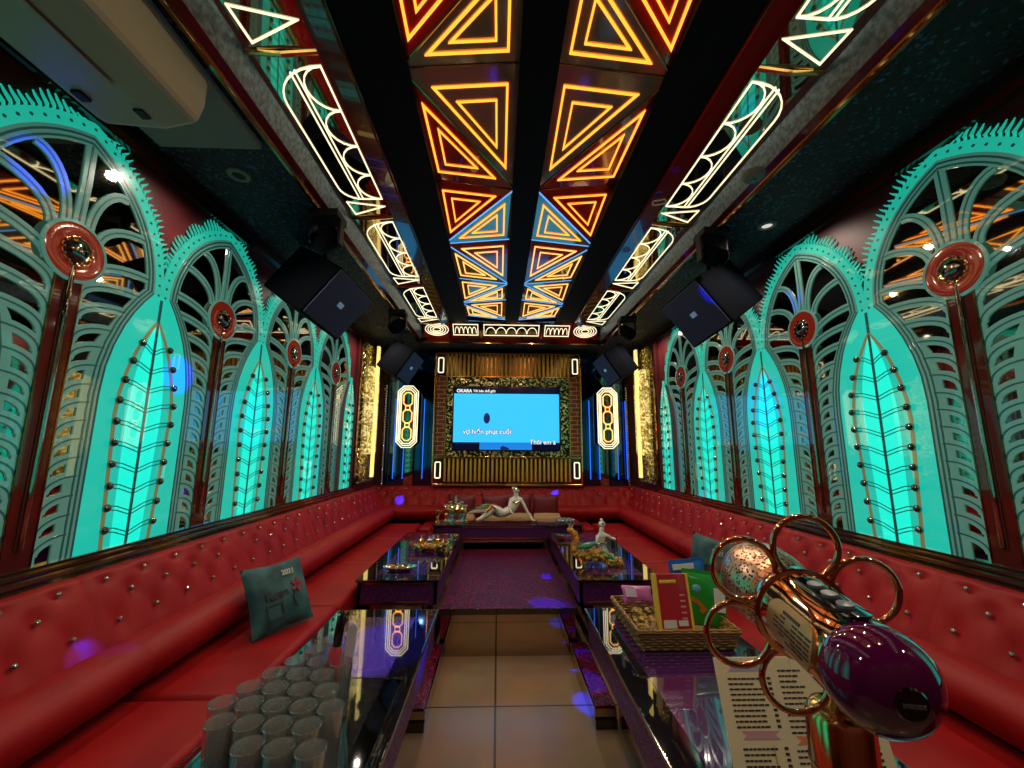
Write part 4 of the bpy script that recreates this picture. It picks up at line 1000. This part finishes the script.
# ------------------------------------------------------------------ basket of snacks
bk = thing('wicker_basket', (.835, 2.065, .5015), 'rectangular tan wicker basket of snacks on the right front table', 'basket')
mb = MB(); a, b, h = .200, .185, .080
for z in [.006+.0115*k for k in range(8)]:
    e = .02*z/h
    pts = []
    for (x0, y0, x1, y1) in ((-a-e, -b-e, a+e, -b-e), (a+e, -b-e, a+e, b+e), (a+e, b+e, -a-e, b+e), (-a-e, b+e, -a-e, -b-e)):
        for k in range(16):
            q = k/16; wv = .0035*math.sin(PI*k+z*273)*(1 if int(z*87) % 2 else -1)
            nx_, ny_ = (0, 1) if y0 == y1 else (1, 0); wv = .0035*(1 if (k+int(round((z-.006)/.0115))) % 2 else -1)
            pts.append((x0+(x1-x0)*q+nx_*wv, y0+(y1-y0)*q+ny_*wv, z))
    mb.tube(pts, .0062, 6, closed=True)
mb.build('woven_sides', 'wicker', bk, smooth=True)
MB().box(-a, a, -b, b, 0, .006).build('bottom', 'wicker', bk)
mb = MB(); mb.tube([(-a-.022, -b-.022, h), (a+.022, -b-.022, h), (a+.022, b+.022, h), (-a-.022, b+.022, h)], .010, 8, closed=True); mb.build('rim', 'wicker', bk, smooth=True)
mb = MB()
for k in range(16):
    x = -a+2*a*k/15
    for y in (-b, b): mb.tube([(x, y, .003), (x, y*1.09, h)], .004, 5)
    for x2 in (-a, a): mb.tube([(x2, x, .003), (x2*1.09, x, h)], .004, 5)
mb.build('stakes', 'wicker', bk)
def upright(nm, loc_, fwd, up, lab, cat): return thing(nm, loc_, lab, cat, mtx=frame_from(fwd, up, loc_))
bx = upright('snack_box', (.812, 1.945, .655), (.06, -1, .22), (0, .2, 1), 'red and white snack box standing in the wicker basket', 'box')
bx.scale = (.88, 1, 1.08)
MB().box(-.088, .088, 0, .035, -.125, .125).build('carton', 'red', bx, bevel=.002)
for q in (-.092, .080): MB().box(q, q+.012, -.0025, .036, -.126, .126).build('gold_edge', 'yellow', bx)
MB().box(-.068, .000, -.002, 0, -.080, -.050).box(-.068, .012, -.002, 0, -.120, -.086).box(.012, .062, -.002, 0, -.072, -.052).build('white_label', 'packwhite', bx)
mb = MB()
for k in range(7): mb.ball((-.060+.013*k, -.001, .095), .008, 8, 4, (1, .3, 1))
mb.build('gold_lettering', 'yellow', bx)
mb = MB()
for k in range(6): mb.box(.035, .062, -.0015, 0, .04-.022*k, .046-.022*k)
mb.build('small_print', 'pink', bx)
def pouch(nm, loc_, fwd, up, w, h, t, m, lab):
    r = upright(nm, loc_, fwd, up, lab, 'snack packet'); cushion_mesh(w, h, t, 14).build('foil', m, r, smooth=True)
    mb = MB().box(-w/2, w/2, -.003, .003, h/2-.012, h/2+.006); mb.build('seal', m, r); return r
r = pouch('snack_packet', (.995, 2.03, .655), (-.05, -1, .2), (.12, .2, 1), .21, .24, .05, 'green', 'green foil snack packet with white label in the wicker basket')
MB().box(.035, .085, -.026, -.018, -.045, .055).build('white_label', 'packwhite', r); MB().ribbon([(-.07, .0), (-.04, -.015), (-.015, -.04), (-.03, -.055)], .02, -.028, -.018).build('orange_logo', 'orange', r); MB().ball((-.045, -.022, .045), .022, 10, 6, (1, .3, .8)).build('blue_logo', 'blueprint', r)
r = pouch('snack_packet', (.975, 2.13, .68), (.05, -1, .15), (-.08, .2, 1), .19, .25, .04, 'bluefoil', 'blue foil snack packet standing behind the green one')
MB().box(-.08, .03, -.020, -.012, .085, .110).build('white_label', 'packwhite', r)
r = upright('snack_packet', (.715, 2.16, .635), (.1, -.8, .6), (0, .6, .8), 'pink and purple foil sachet lying at the left rear of the basket', 'snack packet'); cushion_mesh(.16, .09, .045, 12).build('foil', 'pinkbag', r, smooth=True)
MB().box(-.07, -.015, -.024, -.018, -.02, .02).build('lilac_print', 'lilac', r)
r = thing('snack_tub', (.672, 1.99, .590), 'clear round tub of yellow crisps leaning in the basket beside the red box', 'snack tub'); r.rotation_euler = (.9, 0, .15)
MB().lathe([(.045, -.04), (.055, 0), (.062, .03), (.066, .032), (.060, .033), (.048, -.034), (0, -.036)], 24).build('tub', 'acrylic', r, smooth=True)
mb = MB()
for k in range(34):
    a = random.random()*6.28; q = .045*math.sqrt(random.random()); mb.ball((q*math.cos(a), q*math.sin(a), -.012+.035*random.random()), .011, 6, 4, (1.2, .8, .6))
tag(mb.build('crisps', 'snack', r, smooth=True), None, None, None, 'stuff')

# ------------------------------------------------------------------ menu, pens
mn = thing('menu_card', (0, 0, 0), 'cream drinks menu standing open on the right front table behind the microphone', 'menu')
mn.matrix_world = frame_from((-.02, -1, .30), (0, .3, 1), (.775, 1.05, .503))
mn.scale = (.93, 1, .93)
MB().box(-.215, .0, 0, .003, 0, .355).box(.001, .215, 0, .003, 0, .355).build('page', 'paper', mn, bevel=.001)
random.seed(3)
def lines(x0, x1, z1, n, dz=.0135, price=True):
    ink = MB()
    for k in range(n):
        z = z1-k*dz; q = x0
        while q < x0+(x1-x0)*(.55+.25*random.random()):
            wd = .006+.010*random.random(); ink.box(q, q+wd, -.0012, 0, z, z+.0042); q += wd+.0025
        if price: ink.box(x1-.010, x1, -.0012, 0, z, z+.006)
    ink.build('menu_lettering', 'ink', mn)
lines(-.185, -.065, .302, 10, .0118); lines(-.180, -.06, .150, 11, .0118); lines(-.040, .045, .320, 12, .0125, False); lines(-.038, .045, .145, 10, .0125, False); lines(.075, .185, .30, 8); lines(.075, .185, .15, 8)
def ribbon_print(x, z, m, wd=.05): MB().prism([(x-wd, z), (x-wd+.012, z+.009), (x-wd, z+.018), (x+wd, z+.018), (x+wd-.012, z+.009), (x+wd, z)], -.0012, 0, 'y').build('ribbon_print', m, mn)
ribbon_print(-.13, .322, 'lilac'); ribbon_print(-.125, .172, 'pink'); ribbon_print(-.01, .160, 'orangeprint', .022); ribbon_print(.13, .195, 'blueprint', .04); ribbon_print(-.01, .012, 'orangeprint', .03)
MB().prism([(0, .0), (0, .16), (.05, 0)], -.1, -.095, 'x').build('easel_back', 'paper', mn)
for i, (x, dx, h) in enumerate(((.672, -.030, .27), (.705, -.012, .25))):
    r = thing('black_pen', (x, 1.26, .502), 'black stick pen standing behind the menu, %s' % ('the left and taller one' if i == 0 else 'the right and shorter one'), 'pen')
    MB().tube([(0, 0, 0), (dx, -.01, h)], [.006, .008], 8).build('barrel', 'black', r, smooth=True); MB().tube([(dx, -.01, h), (dx*1.1, -.011, h+.02)], [.0095, .009], 8).build('cap', 'gloss', r)
# ------------------------------------------------------------------ drinking glasses
tray = thing('glass_tray', (-.585, 1.19, .5015), 'clear plastic tray under the rows of drinking glasses on the left front table', 'tray')
MB().box(-.25, .25, -.51, .51, 0, .006).build('base', 'acrylic', tray, bevel=.002)
mb = MB()
for x0, x1, y0, y1 in ((-.25, .25, -.51, -.505), (-.25, .25, .505, .51), (-.25, -.245, -.51, .51), (.245, .25, -.51, .51)): mb.box(x0, x1, y0, y1, .006, .03)
mb.build('rim', 'acrylic', tray)
gl = thing('drinking_glass', (0, 0, 0), 'x', 'glass', 'clear tumblers in the tray')
prof = [(0, .0), (.027, .0), (.0285, .004), (.0345, .158), (.0350, .160), (.0340, .161), (.0328, .158), (.0268, .016), (.020, .013), (0, .012)]
MB().lathe(prof, 28).build('tumbler', 'glass', gl, smooth=True)
first = True
gu, gv = Vector((.38, .925)), Vector((.985, -.10)); g0 = Vector((-.752, 1.262))
colw = ['first column from the sofa side', 'second column from the sofa side', 'third column from the sofa side', 'fourth column from the sofa side', 'fifth column from the sofa side', 'column nearest the aisle']
roww = ['first row', 'second row', 'third row', 'fourth row', 'fifth row', 'sixth row', 'seventh row', 'eighth row', 'ninth row', 'tenth row', 'far end row', 'last row']
for jx in range(6):
    for iy in range(-6, 6):
        q = g0+gv*.078*jx+gu*.080*iy
        if q.x > -.53+(1.56-q.y)*.27 or q.x > -.372 or q.x < -.79 or q.y > 1.66 or iy < (0 if jx == 0 else -1 if jx < 3 else -2): continue
        p = (q.x, q.y, .508)
        lab = 'clear tumbler in the tray, %s, %s going away' % (colw[jx], roww[iy+6])
        if first: gl.location = p; o = gl; first = False
        else: o = dup(gl, p)
        o['label'] = lab
r = thing('marker_tube', (-.470, 1.135, .545), 'pink tube with a tall black cap standing among the glasses', 'tube'); r.rotation_euler = (-.05, .10, 0)
r.location = (-.548, 1.475, .535)
MB().lathe([(.020, 0), (.022, .01), (.022, .14), (.014, .155)], 18).build('body', 'pinkbody', r, smooth=True) if 'pinkbody' in M else MB().lathe([(.020, 0), (.022, .01), (.020, .16), (.014, .175)], 18).build('body', mat('pink_plastic', (.62, .07, .12), .25, coat=.4), r, smooth=True)
MB().lathe([(.013, .17), (.015, .18), (.015, .265), (.012, .27)], 16).build('cap', 'gloss', r, smooth=True)
r = thing('white_scoop', (-.512, 1.52, .53), 'white plastic ice scoop handle standing beside the pink tube', 'scoop'); r.rotation_euler = (-.06, .07, 0)
MB().prism([(-.012, 0), (.012, 0), (.017, .15), (.016, .22), (.0, .235), (-.016, .22), (-.017, .15)], -.004, .004, 'y').build('handle', 'straw', r, bevel=.003)

# ------------------------------------------------------------------ microphone
def cw(px, py, t): return CAM+(RT*(px-512)+UP*(384-py)+FW*F_PX)*(t/F_PX)
headp, tailp = cw(757, 577, .430), cw(896, 692, .245)
ax = (headp-tailp).normalized(); Lm = (headp-tailp).length
xx = UP.cross(ax).normalized(); yy = ax.cross(xx)
mt = Matrix(((xx.x, yy.x, ax.x, tailp.x), (xx.y, yy.y, ax.y, tailp.y), (xx.z, yy.z, ax.z, tailp.z), (0, 0, 0, 1)))
mic = thing('microphone', tailp, 'large rose gold microphone with finger ring guard and purple end cap, close on the right', 'microphone', mtx=mt)
k = Lm/.235
MB().lathe([(.0260, .008), (.0300, .014), (.0312, .04), (.0315, .07), (.0325, .085), (.0350, .096), (.0350, .100)], 40).build('body', 'rose', mic, smooth=True)
MB().lathe([(0, -.012), (.010, -.0115), (.018, -.009), (.0245, -.004), (.0300, .003), (.0325, .012), (.0320, .020), (.0295, .025)], 40).build('end_cap', 'purple', mic, smooth=True)
MB().lathe([(0, -.0132), (.0085, -.0127), (.0098, -.0112), (.0098, -.006)], 28).build('cap_disc', 'gloss', mic, smooth=True)
MB().lathe([(.0350, .098), (.0380, .100), (.0380, .107), (.0350, .113), (.0315, .122), (.0310, .132)], 40).build('collar', 'rose', mic, smooth=True)
MB().lathe([(.0300, .130), (.0360, .142), (.0385, .160), (.0385, .178), (.034, .196), (.022, .208), (0, .212)], 40).build('head_grille', 'mesh', mic, smooth=True)
rg = MB()
for i in range(6):
    a = 2*PI*i/6+.646; c = Vector((.0555*math.cos(a), .0555*math.sin(a), .105))
    pts = [(c.x+.0262*math.cos(t), c.y+.0262*math.sin(t), c.z) for t in [2*PI*j/28 for j in range(28)]]
    rg.tube(pts, .0027, 10, closed=True)
rg.build('ring_guard', 'rose', mic, smooth=True)
# button panel and plaque sit on the body, found by angle round the axis
def on_body(mb, ang, rad):
    """map a flat patch (x across, z along axis) onto the body cylinder at angle ang"""
    out = MB(); out.f = mb.f
    out.v = [((rad-v[1])*math.cos(ang+v[0]/rad), (rad-v[1])*math.sin(ang+v[0]/rad), v[2]) for v in mb.v]; return out
def capsule(w, z0, z1, y0, y1, nseg=8, cols=9):
    mb = MB(); zc0, zc1 = z0+w, z1-w; rows_ = []
    zs = [zc0-w*math.cos(PI/2*i/nseg) for i in range(nseg)]+[zc0+(zc1-zc0)*i/6 for i in range(7)]+[zc1+w*math.sin(PI/2*(i+1)/nseg) for i in range(nseg)]
    L_, R_ = [], []
    vs, fs = [], []
    for y in (y0, y1):
        for z in zs:
            h_ = w if zc0 <= z <= zc1 else math.sqrt(max(1e-8, w*w-(z-(zc0 if z < zc0 else zc1))**2))
            for c in range(cols): vs.append((-h_+2*h_*c/(cols-1), y, z))
    m_ = len(zs)*cols
    for q in (0, m_):
        for i in range(len(zs)-1):
            for c in range(cols-1): a = q+i*cols+c; fs.append((a, a+1, a+cols+1, a+cols))
    edge = [c for c in range(cols)]+[i*cols+cols-1 for i in range(1, len(zs))]+[(len(zs)-1)*cols+c for c in range(cols-2, -1, -1)]+[i*cols for i in range(len(zs)-2, 0, -1)]
    for i in range(len(edge)): a, b = edge[i], edge[(i+1) % len(edge)]; fs.append((a, b, b+m_, a+m_))
    return mb.add(vs, fs)
ANG_B, ANG_P = math.radians(84), math.radians(8)
on_body(capsule(.0100, .020, .092, -.0035, .002), ANG_B, .0310).build('button_panel', 'gloss', mic, smooth=True)
for z in (.031, .049, .067): on_body(capsule(.0044, z, z+.011, -.0055, -.003), ANG_B, .0310).build('button', 'buttongrey' if 'buttongrey' in M else mat('grey_rubber_button', (.22, .24, .28), .3), mic, smooth=True)
on_body(capsule(.0155, .026, .092, -.0025, .001), ANG_P, .0310).build('plaque', mat('brushed_gold_plaque', (.62, .42, .20), .32, .7), mic, smooth=True)
mb = MB()
for i in range(7):
    for j in range(6):
        if random.random() < .8 and not (i == 0 and j > 3):
            z = .029+j*.0085; x = -.0095+i*.0030
            if i == 6: continue
            mb.box(x, x+.0014, -.003, -.0022, z, z+.0065)
mb.box(.0085, .0108, -.003, -.0022, .045, .068)
on_body(mb, ANG_P, .0310).build('plaque_lettering', 'ink', mic)
for dz, m_ in ((.0, 'cap_lettering'),):
    mb = MB()
    for i in range(8): mb.box(-.0060+.0015*i, -.0051+.0015*i, -.0011, .0011, -.0138, -.0128)
    mb.build(m_, mat('grey_letter_print', (.10, .10, .11), .5), mic)
# stand: gold column on the table holding the microphone
sp_ = cw(838, 706, .36)
st = thing('microphone_stand', (sp_.x, sp_.y, .5015), 'polished gold column stand holding the microphone on the right front table', 'stand')
hz = sp_.z-.5015
MB().lathe([(.07, 0), (.072, .012), (.045, .02), (.027, .035), (.025, .06), (.025, hz-.05), (.0262, hz-.048), (.0262, hz-.044), (.0255, hz-.042), (.0255, hz-.008), (.021, hz), (.016, hz+.002), (0, hz-.004)], 36).build('column', 'gold', st, smooth=True)
mid = tailp+ax*(.052); nk = mid-Vector((sp_.x, sp_.y, .5015))
MB().tube([(0, 0, hz-.006), (nk.x*.3, nk.y*.3, hz+(nk.z-hz)*.4), nk-yy*.018*0+Vector((0, 0, -.022))], [.010, .010, .013], 14).build('neck', 'rose', st, smooth=True)

# ------------------------------------------------------------------ blue beams thrown by the stage lights
def beam(src, dst, e, col=(.004, .02, 1), size=3.2, soft=.004):
    add_light('SPOT', 'stage_beam', src, e, col, dst, spot_size=math.radians(size), spot_blend=.55, shadow_soft_size=soft)
S0, S1, S2, S3 = [(x, y, ZS-.25) for x, y in SPOTS]
beam(S1, (XL, 2.14, 1.73), 3500, size=4)
beam(S1, (XL, 1.38, 2.37), 2500, size=4)
beam((1.38, 2.40, ZS-.25), (-1.42, 1.665, .64), 1500, (.035, .015, 1), size=2.6)
beam(S2, (-1.30, 5.55, .72), 5000, size=3.2); beam(S3, (.79, 5.60, .79), 5000, size=2.6)
beam(S2, (.54, 2.85, .0), 3500, size=5); beam(S2, (.545, 2.40, .0), 3000, size=4); beam(S3, (.45, 3.6, .30), 5000, size=4)
beam(S3, (-.50, 1.95, .50), 2200, size=8); beam(S2, (.56, 2.85, .12), 700, size=6)
beam(S0, (XR, 2.47, 2.34), 1000, size=4); beam(S0, (XR, 2.86, 1.72), 900, size=8); beam(S0, (XR, 3.84, .92), 900, size=3)
beam(S1, (-1.1, 4.6, 1.9), 300, size=6)
